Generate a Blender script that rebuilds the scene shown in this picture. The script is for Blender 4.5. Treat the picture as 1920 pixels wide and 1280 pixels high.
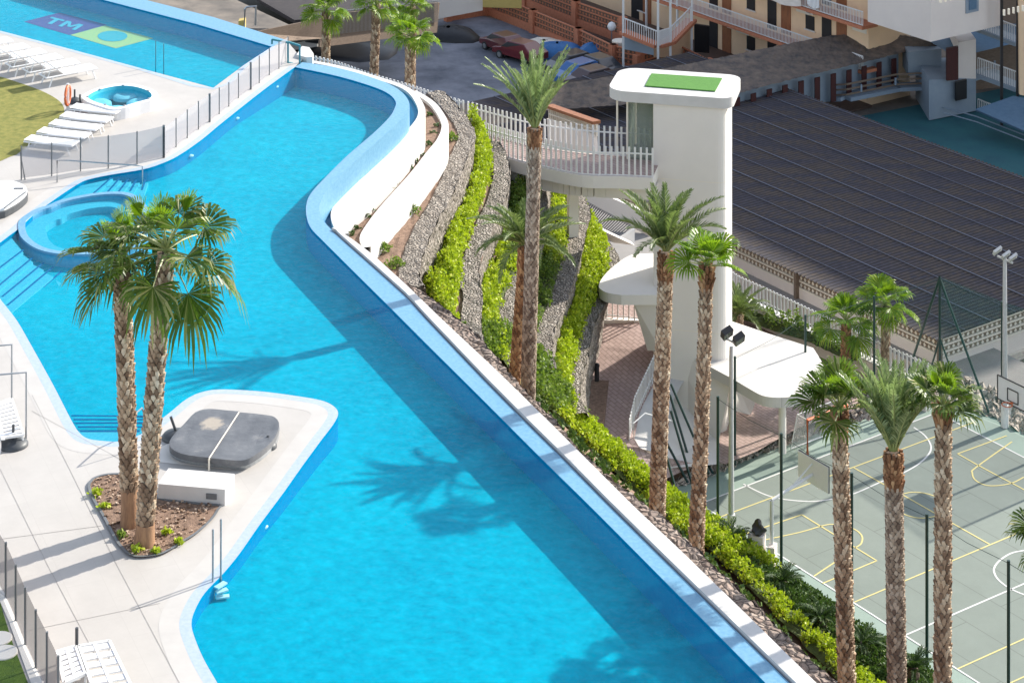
import bpy, bmesh, math, random
from mathutils import Vector, Matrix
from mathutils.geometry import tessellate_polygon
for o in list(bpy.data.objects): bpy.data.objects.remove(o)
scene = bpy.context.scene
COL = scene.collection
random.seed(7)
# ---------------------------------------------------------------- camera, sky, sun, exposure
F, HY, CAMZ = 4122.0, -1100.0, 28.0        # focal length and horizon row in photo pixels, height above the pool deck
cd = bpy.data.cameras.new('camera'); cam = bpy.data.objects.new('camera', cd); COL.objects.link(cam)
cam.location = (0, 0, CAMZ); cam.rotation_euler = (math.radians(90), 0, 0)
cd.sensor_width = 36.0; cd.lens = 36.0*F/1920; cd.shift_y = (HY-640)/1920; cd.clip_start = 1.0; cd.clip_end = 3000
scene.camera = cam
SUN = Vector((1.6, 1.18, 1.15)).normalized()
w = bpy.data.worlds.new('World'); scene.world = w; w.use_nodes = True
nt = w.node_tree; nt.nodes.clear()
sky = nt.nodes.new('ShaderNodeTexSky'); sky.sky_type = 'NISHITA'; sky.sun_disc = False
sky.sun_elevation = math.asin(SUN.z); sky.sun_rotation = math.atan2(SUN.x, SUN.y)
bg = nt.nodes.new('ShaderNodeBackground'); bg.inputs[1].default_value = 0.15
out = nt.nodes.new('ShaderNodeOutputWorld'); hs_ = nt.nodes.new('ShaderNodeHueSaturation'); hs_.inputs['Saturation'].default_value = 0.62; nt.links.new(sky.outputs[0], hs_.inputs['Color']); nt.links.new(hs_.outputs[0], bg.inputs[0]); nt.links.new(bg.outputs[0], out.inputs[0])
sd = bpy.data.lights.new('sun', 'SUN'); so = bpy.data.objects.new('sun', sd); COL.objects.link(so)
sd.energy = 4.0; sd.angle = math.radians(0.9); sd.color = (1.0, 0.94, 0.84)
so.rotation_euler = SUN.to_track_quat('Z', 'Y').to_euler()
scene.view_settings.view_transform = 'Standard'; scene.view_settings.look = 'None'
scene.view_settings.exposure = 1.0; scene.view_settings.gamma = 1.0
scene.cycles.max_bounces = 6; scene.cycles.transparent_max_bounces = 16
scene.cycles.caustics_reflective = False; scene.cycles.caustics_refractive = False
scene.cycles.sample_clamp_indirect = 4.0

# ---------------------------------------------------------------- helpers
def P(x, y, z=0.0):
    """photo pixel on the level z -> point of the place"""
    h = CAMZ - z; s = y - HY
    return Vector(((x-960)*h/s, F*h/s, z))
def PY(x, y, Y):
    """photo pixel at the distance Y"""
    return Vector(((x-960)*Y/F, Y, CAMZ-(y-HY)*Y/F))
def XY(x, Y): return (x-960)*Y/F
def pz(pts, z): return [P(x, y, z) for x, y in pts]
def resample(pts, n):
    pts = [Vector(p) for p in pts]
    d = [0]
    for a, b in zip(pts, pts[1:]): d.append(d[-1]+(b-a).length)
    res = []; j = 0
    for i in range(n):
        t = d[-1]*i/(n-1)
        while j < len(pts)-2 and d[j+1] < t: j += 1
        f = (t-d[j])/max(1e-9, d[j+1]-d[j]); res.append(pts[j].lerp(pts[j+1], min(1, f)))
    return res
def smooth(pts, k=6, closed=False):
    pts = [Vector(p) for p in pts]; n = len(pts); res = []
    rng = range(n if closed else n-1)
    for i in rng:
        if closed: p0, p1, p2, p3 = pts[i-1], pts[i], pts[(i+1) % n], pts[(i+2) % n]
        else: p0, p1, p2, p3 = pts[max(0, i-1)], pts[i], pts[i+1], pts[min(n-1, i+2)]
        for q in range(k):
            t = q/k
            res.append(0.5*((2*p1)+(p2-p0)*t+(2*p0-5*p1+4*p2-p3)*t*t+(3*p1-p0-3*p2+p3)*t**3))
    if not closed: res.append(pts[-1])
    return res
def offset(pts, d):
    """shift a polyline sideways in plan (positive = to the right of travel)"""
    res = []
    for i, p in enumerate(pts):
        a = pts[max(0, i-1)]; b = pts[min(len(pts)-1, i+1)]
        t = Vector((b.x-a.x, b.y-a.y, 0)).normalized()
        res.append(Vector((p.x+t.y*d, p.y-t.x*d, p.z)))
    return res

class MB:
    def __init__(s): s.v = []; s.f = []; s.m = []; s.keep = False
    def add(s, vs, fs, mi=0):
        k = len(s.v); s.v += [tuple(v) for v in vs]
        for f in fs: s.f.append(tuple(i+k for i in f)); s.m.append(mi)
        return s
    def box(s, c, size, rz=0.0, mi=0):
        x, y, z = size[0]/2, size[1]/2, size[2]/2; co, si = math.cos(rz), math.sin(rz); vs = []
        for dz in (-z, z):
            for dx, dy in ((-x, -y), (x, -y), (x, y), (-x, y)):
                vs.append((c[0]+dx*co-dy*si, c[1]+dx*si+dy*co, c[2]+dz))
        return s.add(vs, [(3,2,1,0), (4,5,6,7), (0,1,5,4), (1,2,6,5), (2,3,7,6), (3,0,4,7)], mi)
    def beam(s, a, b, wd, ht, mi=0):
        """a box from a to b, wd wide in plan, ht high (a, b are its centre line)"""
        a, b = Vector(a), Vector(b); t = (b-a)
        side = Vector((t.y, -t.x, 0))
        if side.length < 1e-6: side = Vector((1, 0, 0))
        side = side.normalized()*wd/2; up = t.cross(side).normalized()*ht/2
        if up.z < 0: up = -up
        vs = [a-side-up, a+side-up, a+side+up, a-side+up, b-side-up, b+side-up, b+side+up, b-side+up]
        return s.add(vs, [(0,1,2,3), (7,6,5,4), (0,4,5,1), (1,5,6,2), (2,6,7,3), (3,7,4,0)], mi)
    def tube(s, pts, r, n=8, mi=0, cap=True):
        pts = [Vector(p) for p in pts]; k = len(s.v); N = len(pts)
        rs = r if isinstance(r, (list, tuple)) else [r]*N
        ref = Vector((0, 0, 1))
        for i, p in enumerate(pts):
            t = (pts[min(N-1, i+1)]-pts[max(0, i-1)]).normalized()
            u = t.cross(ref)
            if u.length < 0.05: u = t.cross(Vector((1, 0, 0)))
            u.normalize(); v = t.cross(u)
            for j in range(n):
                a = 2*math.pi*j/n; s.v.append(tuple(p+u*rs[i]*math.cos(a)+v*rs[i]*math.sin(a)))
        for i in range(N-1):
            for j in range(n):
                a, b = k+i*n+j, k+i*n+(j+1) % n
                s.f.append((a, b, b+n, a+n)); s.m.append(mi)
        if cap:
            s.f.append(tuple(k+j for j in range(n))[::-1]); s.m.append(mi)
            s.f.append(tuple(k+(N-1)*n+j for j in range(n))); s.m.append(mi)
        return s
    def lathe(s, c, prof, n=16, mi=0):
        k = len(s.v)
        for r, z in prof:
            for j in range(n):
                a = 2*math.pi*j/n; s.v.append((c[0]+r*math.cos(a), c[1]+r*math.sin(a), c[2]+z))
        for i in range(len(prof)-1):
            for j in range(n):
                a, b = k+i*n+j, k+i*n+(j+1) % n; s.f.append((a, b, b+n, a+n)); s.m.append(mi)
        s.f.append(tuple(k+j for j in range(n))[::-1]); s.m.append(mi)
        s.f.append(tuple(k+(len(prof)-1)*n+j for j in range(n))); s.m.append(mi)
        return s
    def sheet(s, loops, z=None, mi=0):
        """flat polygon with optional holes"""
        lp = [[Vector((p[0], p[1], p[2] if z is None else z)) for p in l] for l in loops]
        tri = tessellate_polygon(lp); flat = [p for l in lp for p in l]
        fs = []
        for t in tri:
            a, b, c = (flat[i] for i in t)
            fs.append(tuple(t) if (b-a).cross(c-a).z > 0 else tuple(t[::-1]))
        return s.add(flat, fs, mi)
    def prism(s, loops, z0, z1, mi=0, top=True, bottom=True, sides=True):
        if top: s.sheet(loops, z1, mi)
        if bottom: s.sheet(loops, z0, mi)
        if sides:
            for l in loops:
                n = len(l); k = len(s.v)
                s.v += [(p[0], p[1], z0) for p in l]+[(p[0], p[1], z1) for p in l]
                for i in range(n):
                    j = (i+1) % n; s.f.append((k+i, k+j, k+n+j, k+n+i)); s.m.append(mi)
        return s
    def ribbon(s, A, B, mi=0, jit=0.0, nv=1):
        """ruled surface between two polylines with the same number of points"""
        k = len(s.v); n = len(A)
        for v in range(nv+1):
            for i in range(n):
                p = Vector(A[i]).lerp(Vector(B[i]), v/nv)
                if jit: p += Vector((random.uniform(-jit, jit), random.uniform(-jit, jit), random.uniform(-jit, jit)))
                s.v.append(tuple(p))
        for v in range(nv):
            for i in range(n-1):
                a = k+v*n+i; s.f.append((a, a+1, a+n+1, a+n)); s.m.append(mi)
        return s
    def build(s, name, mats, parent=None, smooth=False, local=False, bevel=0.0):
        if 'water' in name: s.keep = True
        me = bpy.data.meshes.new(name)
        off = Vector((0, 0, 0))
        if parent is not None and not local:
            q = parent
            while q is not None: off += q.location; q = q.parent
        vs = [(v[0]-off.x, v[1]-off.y, v[2]-off.z) for v in s.v] if parent is not None and not local else s.v
        me.from_pydata(vs, [], s.f)
        for m in (mats if isinstance(mats, (list, tuple)) else [mats]): me.materials.append(m)
        me.polygons.foreach_set('material_index', s.m)
        bm = bmesh.new(); bm.from_mesh(me)
        if len(s.f) < 60000: (None if s.keep else bmesh.ops.recalc_face_normals(bm, faces=bm.faces))
        bm.to_mesh(me); bm.free()
        if smooth: me.polygons.foreach_set('use_smooth', [True]*len(me.polygons)); (me.set_sharp_from_angle(angle=math.radians(50)) if len(me.polygons) < 20000 else None)
        o = bpy.data.objects.new(name, me); COL.objects.link(o)
        if parent is not None: o.parent = parent
        if bevel:
            b = o.modifiers.new('bevel', 'BEVEL'); b.width = bevel; b.segments = 2; b.limit_method = 'ANGLE'
        return o
def tag(o, label, cat, group=None, kind=None):
    o['label'] = label; o['category'] = cat
    if group: o['group'] = group
    if kind: o['kind'] = kind
    return o
def thing(name, loc, label, cat, group=None, rz=0.0):
    o = bpy.data.objects.new(name, None); COL.objects.link(o); o.location = loc; o.rotation_euler = (0, 0, rz); o.empty_display_size = 0.3
    return tag(o, label, cat, group)
def struct(o): o['kind'] = 'structure'; return o
def kids(o): return [c for c in bpy.data.objects if c.parent == o]
def clone(root, loc, rz=0.0, scale=1.0, label=None, group=None, tree=None):
    tree = tree or {}
    def rec(o, par):
        c = o.copy(); COL.objects.link(c); c.parent = par
        for ch in tree.get(o.name, []): rec(ch, c)
        return c
    r = rec(root, None); r.location = loc; r.rotation_euler = (0, 0, rz); r.scale = (scale,)*3
    if label: r['label'] = label
    if group: r['group'] = group
    return r
def treeof(root):
    t = {}
    def rec(o):
        t[o.name] = kids(o)
        for c in t[o.name]: rec(c)
    rec(root); return t

# ---------------------------------------------------------------- materials
def newmat(name):
    m = bpy.data.materials.new(name); m.use_nodes = True; t = m.node_tree
    return m, t, t.nodes['Principled BSDF']
def L(t, a, b): t.links.new(a, b)
def rgba(c): return (c[0], c[1], c[2], 1)
def coords(t, scale=(1, 1, 1), rot=0.0):
    tc = t.nodes.new('ShaderNodeTexCoord'); mp = t.nodes.new('ShaderNodeMapping')
    mp.inputs['Scale'].default_value = scale; mp.inputs['Rotation'].default_value = (0, 0, rot)
    L(t, tc.outputs['Object'], mp.inputs['Vector']); return mp.outputs[0]
def noise(t, vec, sc, det=4, rough=0.6):
    n = t.nodes.new('ShaderNodeTexNoise'); n.inputs['Scale'].default_value = sc; n.inputs['Detail'].default_value = det
    n.inputs['Roughness'].default_value = rough
    if vec is not None: L(t, vec, n.inputs['Vector'])
    return n.outputs['Fac']
def ramp(t, fac, stops):
    r = t.nodes.new('ShaderNodeValToRGB'); L(t, fac, r.inputs[0]); e = r.color_ramp.elements
    while len(e) < len(stops): e.new(0.5)
    for k, (p, c) in enumerate(stops): e[k].position = p; e[k].color = rgba(c)
    return r.outputs[0]
def mixc(t, fac, a, b, mode='MIX'):
    m = t.nodes.new('ShaderNodeMix'); m.data_type = 'RGBA'; m.blend_type = mode
    if isinstance(fac, (int, float)): m.inputs[0].default_value = fac
    else: L(t, fac, m.inputs[0])
    for s, v in ((6, a), (7, b)):
        if isinstance(v, tuple): m.inputs[s].default_value = rgba(v)
        else: L(t, v, m.inputs[s])
    return m.outputs[2]
def bump(t, bsdf, h, strength=0.3, dist=0.05):
    b = t.nodes.new('ShaderNodeBump'); b.inputs['Strength'].default_value = strength; b.inputs['Distance'].default_value = dist
    L(t, h, b.inputs['Height']); L(t, b.outputs[0], bsdf.inputs['Normal']); return b
def M_plain(name, c1, c2=None, sc=3.0, rough=0.6, bs=0.0, bsc=40.0, metal=0.0, stretch=(1, 1, 1), bd=0.02, spec=0.5):
    m, t, b = newmat(name); c2 = c2 or tuple(x*0.85 for x in c1); v = coords(t, stretch)
    n = noise(t, v, sc, 6, 0.65); L(t, ramp(t, n, [(0.3, c2), (0.7, c1)]), b.inputs['Base Color'])
    b.inputs['Roughness'].default_value = rough; b.inputs['Metallic'].default_value = metal; b.inputs['Specular IOR Level'].default_value = spec
    if bs: bump(t, b, noise(t, v, bsc, 4), bs, bd)
    return m
def M_island(name, stops, rough=0.6, trans=0.0, tcol=None):
    m, t, b = newmat(name); g = t.nodes.new('ShaderNodeNewGeometry')
    c = ramp(t, g.outputs['Random Per Island'], stops); L(t, c, b.inputs['Base Color']); b.inputs['Roughness'].default_value = rough
    b.inputs['Specular IOR Level'].default_value = 0.3
    if trans:
        tr = t.nodes.new('ShaderNodeBsdfTranslucent'); tr.inputs[0].default_value = rgba(tcol)
        mx = t.nodes.new('ShaderNodeMixShader'); mx.inputs[0].default_value = trans
        L(t, b.outputs[0], mx.inputs[1]); L(t, tr.outputs[0], mx.inputs[2]); L(t, mx.outputs[0], t.nodes['Material Output'].inputs[0])
    return m
AXA = math.atan2(0.581, 0.814)      # plan direction of the court's short side (and of the sun)
AXB = math.atan2(-0.821, 0.571)     # plan direction of its long side
def M_tiles(name, c1, c2, mortar, tw, th, rot, mort=0.012, rough=0.6, bs=0.1, vary=1.5, off=0.5):
    m, t, b = newmat(name); v = coords(t, (1, 1, 1), -rot)
    br = t.nodes.new('ShaderNodeTexBrick'); L(t, v, br.inputs['Vector']); br.inputs['Scale'].default_value = 1.0; br.offset = off
    br.inputs['Color1'].default_value = rgba(c1); br.inputs['Color2'].default_value = rgba(c2); br.inputs['Mortar'].default_value = rgba(mortar)
    br.inputs['Mortar Size'].default_value = mort; br.inputs['Brick Width'].default_value = tw; br.inputs['Row Height'].default_value = th
    n = noise(t, v, vary, 7, 0.7)
    c = mixc(t, 0.5, br.outputs['Color'], ramp(t, n, [(0.3, tuple(x*0.82 for x in c1)), (0.7, tuple(min(1, x*1.08) for x in c1))]))
    c = mixc(t, br.outputs['Fac'], c, mortar)
    L(t, c, b.inputs['Base Color']); b.inputs['Roughness'].default_value = rough
    if bs: bump(t, b, noise(t, v, 30, 5), bs, 0.02)
    return m
def M_stone(name, pal, sc=4.5, stretch=(1, 1, 1), gap=0.09, dark=(0.045, 0.035, 0.03), bs=1.0):
    m, t, b = newmat(name); v = coords(t, stretch)
    n1 = t.nodes.new('ShaderNodeTexNoise'); n1.inputs['Scale'].default_value = sc*0.8; L(t, v, n1.inputs['Vector'])
    vm = t.nodes.new('ShaderNodeVectorMath'); vm.operation = 'MULTIPLY_ADD'; vm.inputs[1].default_value = (0.35/sc,)*3
    L(t, n1.outputs['Color'], vm.inputs[0]); L(t, v, vm.inputs[2])
    a = t.nodes.new('ShaderNodeTexVoronoi'); a.inputs['Scale'].default_value = sc; L(t, vm.outputs[0], a.inputs['Vector'])
    e = t.nodes.new('ShaderNodeTexVoronoi'); e.feature = 'DISTANCE_TO_EDGE'; e.inputs['Scale'].default_value = sc; L(t, vm.outputs[0], e.inputs['Vector'])
    sp = t.nodes.new('ShaderNodeSeparateColor'); L(t, a.outputs['Color'], sp.inputs[0])
    c = ramp(t, sp.outputs[0], [(i/max(1, len(pal)-1), p) for i, p in enumerate(pal)])
    n2 = noise(t, v, sc*5, 5, 0.7); c = mixc(t, 0.55, c, ramp(t, n2, [(0.25, tuple(x*0.55 for x in pal[0])), (0.75, tuple(min(1, x*1.25) for x in pal[-1]))]))
    g = ramp(t, e.outputs['Distance'], [(0.0, (0, 0, 0)), (gap, (1, 1, 1))])
    c = mixc(t, g, dark, c); L(t, c, b.inputs['Base Color']); b.inputs['Roughness'].default_value = 0.9
    h = t.nodes.new('ShaderNodeMath'); h.operation = 'MINIMUM'; h.inputs[1].default_value = 0.3; L(t, e.outputs['Distance'], h.inputs[0])
    bump(t, b, h.outputs[0], bs, 0.35)
    return m
def M_mesh(name, col, alpha):
    m, t, b = newmat(name); b.inputs['Base Color'].default_value = rgba(col); b.inputs['Alpha'].default_value = alpha; b.inputs['Roughness'].default_value = 0.6
    return m
MT = {}
MT['deck'] = M_tiles('pale deck stone', (0.465, 0.44, 0.412), (0.45, 0.425, 0.398), (0.42, 0.395, 0.37), 1.8, 0.9, math.radians(-65.9), 0.007, 0.55, 0.08, 0.8)
MT['deckband'] = M_plain('smooth deck border', (0.50, 0.48, 0.455), (0.45, 0.43, 0.41), 1.5, 0.6)
MT['deckjoint'] = M_plain('joint sealant', (0.36, 0.34, 0.32), (0.31, 0.29, 0.275), 5, 0.8)
MT['white'] = M_plain('white render', (0.62, 0.605, 0.585), (0.54, 0.525, 0.505), 1.0, 0.75, 0.08, 30)
MT['cream'] = M_plain('cream concrete', (0.80, 0.755, 0.695), (0.73, 0.69, 0.635), 0.35, 0.8, 0.08, 25)
MT['whitepaint'] = M_plain('white painted metal', (0.80, 0.80, 0.79), (0.74, 0.74, 0.73), 8, 0.35)
MT['plastic'] = M_plain('white plastic', (0.80, 0.80, 0.80), (0.76, 0.76, 0.76), 8, 0.4)
MT['steel'] = M_plain('brushed steel', (0.42, 0.44, 0.46), (0.3, 0.32, 0.34), 20, 0.35, metal=0.8)
MT['greypost'] = M_plain('grey fence metal', (0.16, 0.17, 0.18), (0.12, 0.125, 0.13), 9, 0.45)
MT['darkplastic'] = M_plain('charcoal plastic', (0.06, 0.066, 0.075), (0.045, 0.05, 0.055), 9, 0.5)
MT['greenpaint'] = M_plain('dark green paint', (0.010, 0.045, 0.04), (0.008, 0.035, 0.03), 9, 0.4)
MT['soil'] = M_plain('garden soil', (0.33, 0.215, 0.15), (0.13, 0.08, 0.055), 7, 0.95, 0.8, 25, bd=0.05)
MT['ledge'] = M_plain('light blue mosaic', (0.17, 0.36, 0.50), (0.09, 0.26, 0.43), 9, 0.45, 0.1, 60)
MT['ledgewet'] = M_plain('wet blue mosaic', (0.33, 0.60, 0.78), (0.22, 0.47, 0.70), 26, 0.15, 0.1, 60)
MT['coping'] = M_plain('pale blue coping', (0.42, 0.48, 0.54), (0.30, 0.39, 0.50), 9, 0.5, 0.1, 60)
MT['gabion'] = M_stone('stacked limestone', [(0.24, 0.20, 0.165), (0.44, 0.385, 0.33), (0.62, 0.57, 0.50), (0.33, 0.285, 0.24)], 7.5, (1, 1, 0.55))
MT['bandstone'] = M_stone('brown rubble stone', [(0.17, 0.12, 0.10), (0.36, 0.27, 0.22), (0.48, 0.40, 0.34), (0.25, 0.19, 0.16)], 5.0)
MT['rocks'] = M_stone('loose pale rocks', [(0.34, 0.28, 0.23), (0.58, 0.50, 0.43), (0.68, 0.61, 0.53), (0.44, 0.37, 0.31)], 3.2, gap=0.06, bs=0.6)
MT['pinkpave'] = M_tiles('pink pavers', (0.50, 0.37, 0.33), (0.36, 0.25, 0.22), (0.30, 0.22, 0.19), 0.4, 0.2, AXB, 0.02, 0.8, 0.1, 2.5)
MT['hedge'] = M_island('yellow green leaves', [(0, (0.11, 0.19, 0.012)), (0.35, (0.29, 0.39, 0.02)), (0.8, (0.46, 0.54, 0.035)), (1, (0.60, 0.58, 0.12))], 0.55, 0.3, (0.45, 0.6, 0.02))
MT['shrub'] = M_island('mid green leaves', [(0, (0.05, 0.10, 0.02)), (0.5, (0.12, 0.19, 0.035)), (1, (0.26, 0.32, 0.06))], 0.6, 0.25, (0.25, 0.4, 0.04))
MT['darkshrub'] = M_island('dark green leaves', [(0, (0.012, 0.035, 0.010)), (0.5, (0.035, 0.075, 0.018)), (1, (0.08, 0.13, 0.03))], 0.6, 0.15, (0.1, 0.2, 0.03))
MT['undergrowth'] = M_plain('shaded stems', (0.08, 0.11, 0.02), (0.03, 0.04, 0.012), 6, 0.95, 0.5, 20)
MT['fan'] = M_island('fan palm leaf', [(0, (0.022, 0.052, 0.010)), (0.45, (0.05, 0.092, 0.016)), (0.8, (0.12, 0.16, 0.03)), (1, (0.42, 0.38, 0.17))], 0.42, 0.28, (0.22, 0.38, 0.03))
MT['fanyoung'] = M_island('young fan palm leaf', [(0, (0.06, 0.14, 0.008)), (0.5, (0.12, 0.24, 0.012)), (1, (0.30, 0.36, 0.03))], 0.42, 0.35, (0.30, 0.5, 0.02))
MT['date'] = M_island('date palm leaf', [(0, (0.055, 0.09, 0.03)), (0.5, (0.12, 0.17, 0.06)), (1, (0.25, 0.30, 0.12))], 0.4, 0.25, (0.25, 0.36, 0.08))
MT['petiole'] = M_plain('leaf stalk', (0.30, 0.33, 0.12), (0.20, 0.24, 0.07), 8, 0.5)
MT['bark'] = M_plain('palm fibre', (0.13, 0.09, 0.06), (0.06, 0.04, 0.03), 12, 0.95, 0.6, 40)
MT['boots'] = M_island('cut leaf bases', [(0, (0.16, 0.10, 0.065)), (0.4, (0.35, 0.245, 0.165)), (0.8, (0.52, 0.405, 0.285)), (1, (0.66, 0.56, 0.43))], 0.85)
MT['redboots'] = M_island('fresh leaf bases', [(0, (0.13, 0.06, 0.03)), (0.5, (0.30, 0.15, 0.075)), (1, (0.48, 0.30, 0.16))], 0.85)
MT['greyboots'] = M_island('weathered leaf bases', [(0, (0.15, 0.105, 0.08)), (0.5, (0.31, 0.24, 0.18)), (1, (0.52, 0.43, 0.34))], 0.9)
MT['stripped'] = M_plain('stripped palm base', (0.42, 0.24, 0.13), (0.24, 0.13, 0.075), 5, 0.9, 0.5, 40, stretch=(3, 3, 0.5))
MT['lawn'] = M_plain('dry grass', (0.33, 0.30, 0.075), (0.15, 0.17, 0.03), 3.5, 0.95, 0.9, 60, bd=0.05)
MT['greenlawn'] = M_plain('green grass', (0.13, 0.22, 0.02), (0.06, 0.13, 0.015), 5, 0.95, 0.9, 60, bd=0.05)
MT['court'] = M_tiles('grey green court', (0.215, 0.25, 0.22), (0.205, 0.24, 0.21), (0.15, 0.17, 0.15), 7.0, 1.9, AXB, 0.022, 0.85, 0.05, 0.7)
MT['courtedge'] = M_plain('pale green court edge', (0.29, 0.37, 0.32), (0.26, 0.335, 0.285), 0.8, 0.85, 0.05, 60)
MT['courtwhite'] = M_plain('white line paint', (0.72, 0.72, 0.70), (0.64, 0.64, 0.62), 6, 0.7)
MT['courtyellow'] = M_plain('yellow line paint', (0.70, 0.60, 0.24), (0.60, 0.52, 0.22), 6, 0.7)
MT['asphalt'] = M_plain('worn asphalt', (0.27, 0.28, 0.32), (0.085, 0.095, 0.12), 0.3, 0.9, 0.2, 12)
MT['earth'] = M_plain('bare ground', (0.26, 0.22, 0.18), (0.11, 0.10, 0.09), 0.5, 0.95, 0.3, 12)
MT['road'] = M_plain('grey road', (0.32, 0.30, 0.28), (0.24, 0.23, 0.22), 0.7, 0.9, 0.1, 20)
MT['bluecourt'] = M_plain('blue green court', (0.03, 0.15, 0.16), (0.02, 0.10, 0.13), 0.5, 0.8)
MT['terracotta'] = M_plain('terracotta block', (0.58, 0.22, 0.12), (0.44, 0.16, 0.085), 6, 0.85)
MT['brownwall'] = M_plain('brown plank', (0.24, 0.175, 0.13), (0.15, 0.11, 0.08), 4, 0.85, stretch=(1, 1, 5))
MT['facade'] = M_plain('cream facade', (0.92, 0.66, 0.42), (0.82, 0.58, 0.37), 0.8, 0.85)
MT['facadewhite'] = M_plain('white facade', (0.84, 0.76, 0.69), (0.78, 0.70, 0.64), 0.6, 0.85)
MT['bluewall'] = M_plain('pale blue wall', (0.30, 0.36, 0.42), (0.24, 0.30, 0.37), 0.8, 0.8)
MT['wood'] = M_plain('brown door wood', (0.34, 0.13, 0.05), (0.22, 0.08, 0.035), 5, 0.6, stretch=(1, 1, 0.3))
MT['darkred'] = M_plain('dark red shutter', (0.07, 0.014, 0.012), (0.045, 0.010, 0.010), 5, 0.6)
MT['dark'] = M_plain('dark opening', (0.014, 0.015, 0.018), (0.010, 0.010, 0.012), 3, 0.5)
MT['floorbrown'] = M_plain('brown terrace tile', (0.11, 0.07, 0.05), (0.08, 0.05, 0.04), 3, 0.7)
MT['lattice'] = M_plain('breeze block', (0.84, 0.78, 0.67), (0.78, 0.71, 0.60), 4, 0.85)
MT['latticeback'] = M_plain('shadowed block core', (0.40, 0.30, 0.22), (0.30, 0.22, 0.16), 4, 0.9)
MT['orange'] = M_plain('orange paint', (0.72, 0.17, 0.05), (0.60, 0.13, 0.04), 8, 0.45)
MT['yellowcream'] = M_plain('yellow wall', (0.58, 0.44, 0.14), (0.50, 0.38, 0.12), 2, 0.85)
MT['blacklamp'] = M_plain('black lamp body', (0.03, 0.03, 0.032), (0.02, 0.02, 0.022), 8, 0.4)
MT['turf'] = M_plain('artificial turf', (0.085, 0.24, 0.035), (0.065, 0.19, 0.03), 9, 0.95, 0.5, 80)
MT['bluetarp'] = M_plain('blue tarpaulin', (0.03, 0.17, 0.42), (0.02, 0.12, 0.32), 4, 0.5, 0.4, 3)
MT['skyblue'] = M_plain('pale blue paint', (0.11, 0.20, 0.30), (0.08, 0.16, 0.25), 3, 0.6)
def roof_mat():
    m, t, b = newmat('weathered corrugated sheet'); v = coords(t, (0.16, 0.8, 1), -AXA)
    n = noise(t, v, 1.1, 6, 0.6); c = ramp(t, n, [(0.30, (0.030, 0.036, 0.070)), (0.46, (0.052, 0.052, 0.075)), (0.56, (0.12, 0.085, 0.05)), (0.66, (0.040, 0.048, 0.082))])
    n2 = noise(t, v, 6, 6, 0.7); c = mixc(t, 0.5, c, ramp(t, n2, [(0.3, (0.030, 0.030, 0.040)), (0.7, (0.12, 0.10, 0.10))]))
    L(t, c, b.inputs['Base Color']); b.inputs['Roughness'].default_value = 0.85; return m
MT['roof'] = roof_mat()
MT['roofdark'] = M_plain('groove shade and dark roof', (0.05, 0.042, 0.042), (0.03, 0.026, 0.03), 2, 0.9)  # shade of the corrugation grooves painted in; also the carport's dark roof
MT['roofedge'] = M_plain('sheet overlap', (0.19, 0.21, 0.27), (0.09, 0.10, 0.13), 12, 0.8)
MT['tileroof'] = M_plain('old clay tiles', (0.20, 0.15, 0.115), (0.06, 0.055, 0.055), 1.6, 0.9, 0.4, 12)
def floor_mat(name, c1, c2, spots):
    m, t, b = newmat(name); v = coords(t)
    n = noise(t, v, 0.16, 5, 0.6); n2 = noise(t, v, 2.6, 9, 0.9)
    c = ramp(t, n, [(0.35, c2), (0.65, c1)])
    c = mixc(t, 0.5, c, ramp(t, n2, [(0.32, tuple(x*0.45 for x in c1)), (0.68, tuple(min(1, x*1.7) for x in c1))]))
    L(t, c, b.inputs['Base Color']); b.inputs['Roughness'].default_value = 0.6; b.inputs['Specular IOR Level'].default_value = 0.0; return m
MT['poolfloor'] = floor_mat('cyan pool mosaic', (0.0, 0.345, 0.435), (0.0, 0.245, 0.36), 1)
MT['poolwall'] = M_plain('blue pool wall mosaic', (0.001, 0.24, 0.43), (0.001, 0.19, 0.38), 6, 0.6, spec=0.0)
MT['poolstep'] = M_plain('turquoise step mosaic', (0.10, 0.46, 0.56), (0.05, 0.36, 0.48), 14, 0.5, spec=0.0)
MT['poolstepedge'] = M_plain('blue step edge', (0.01, 0.13, 0.30), (0.01, 0.11, 0.26), 14, 0.5, spec=0.0)
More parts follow.
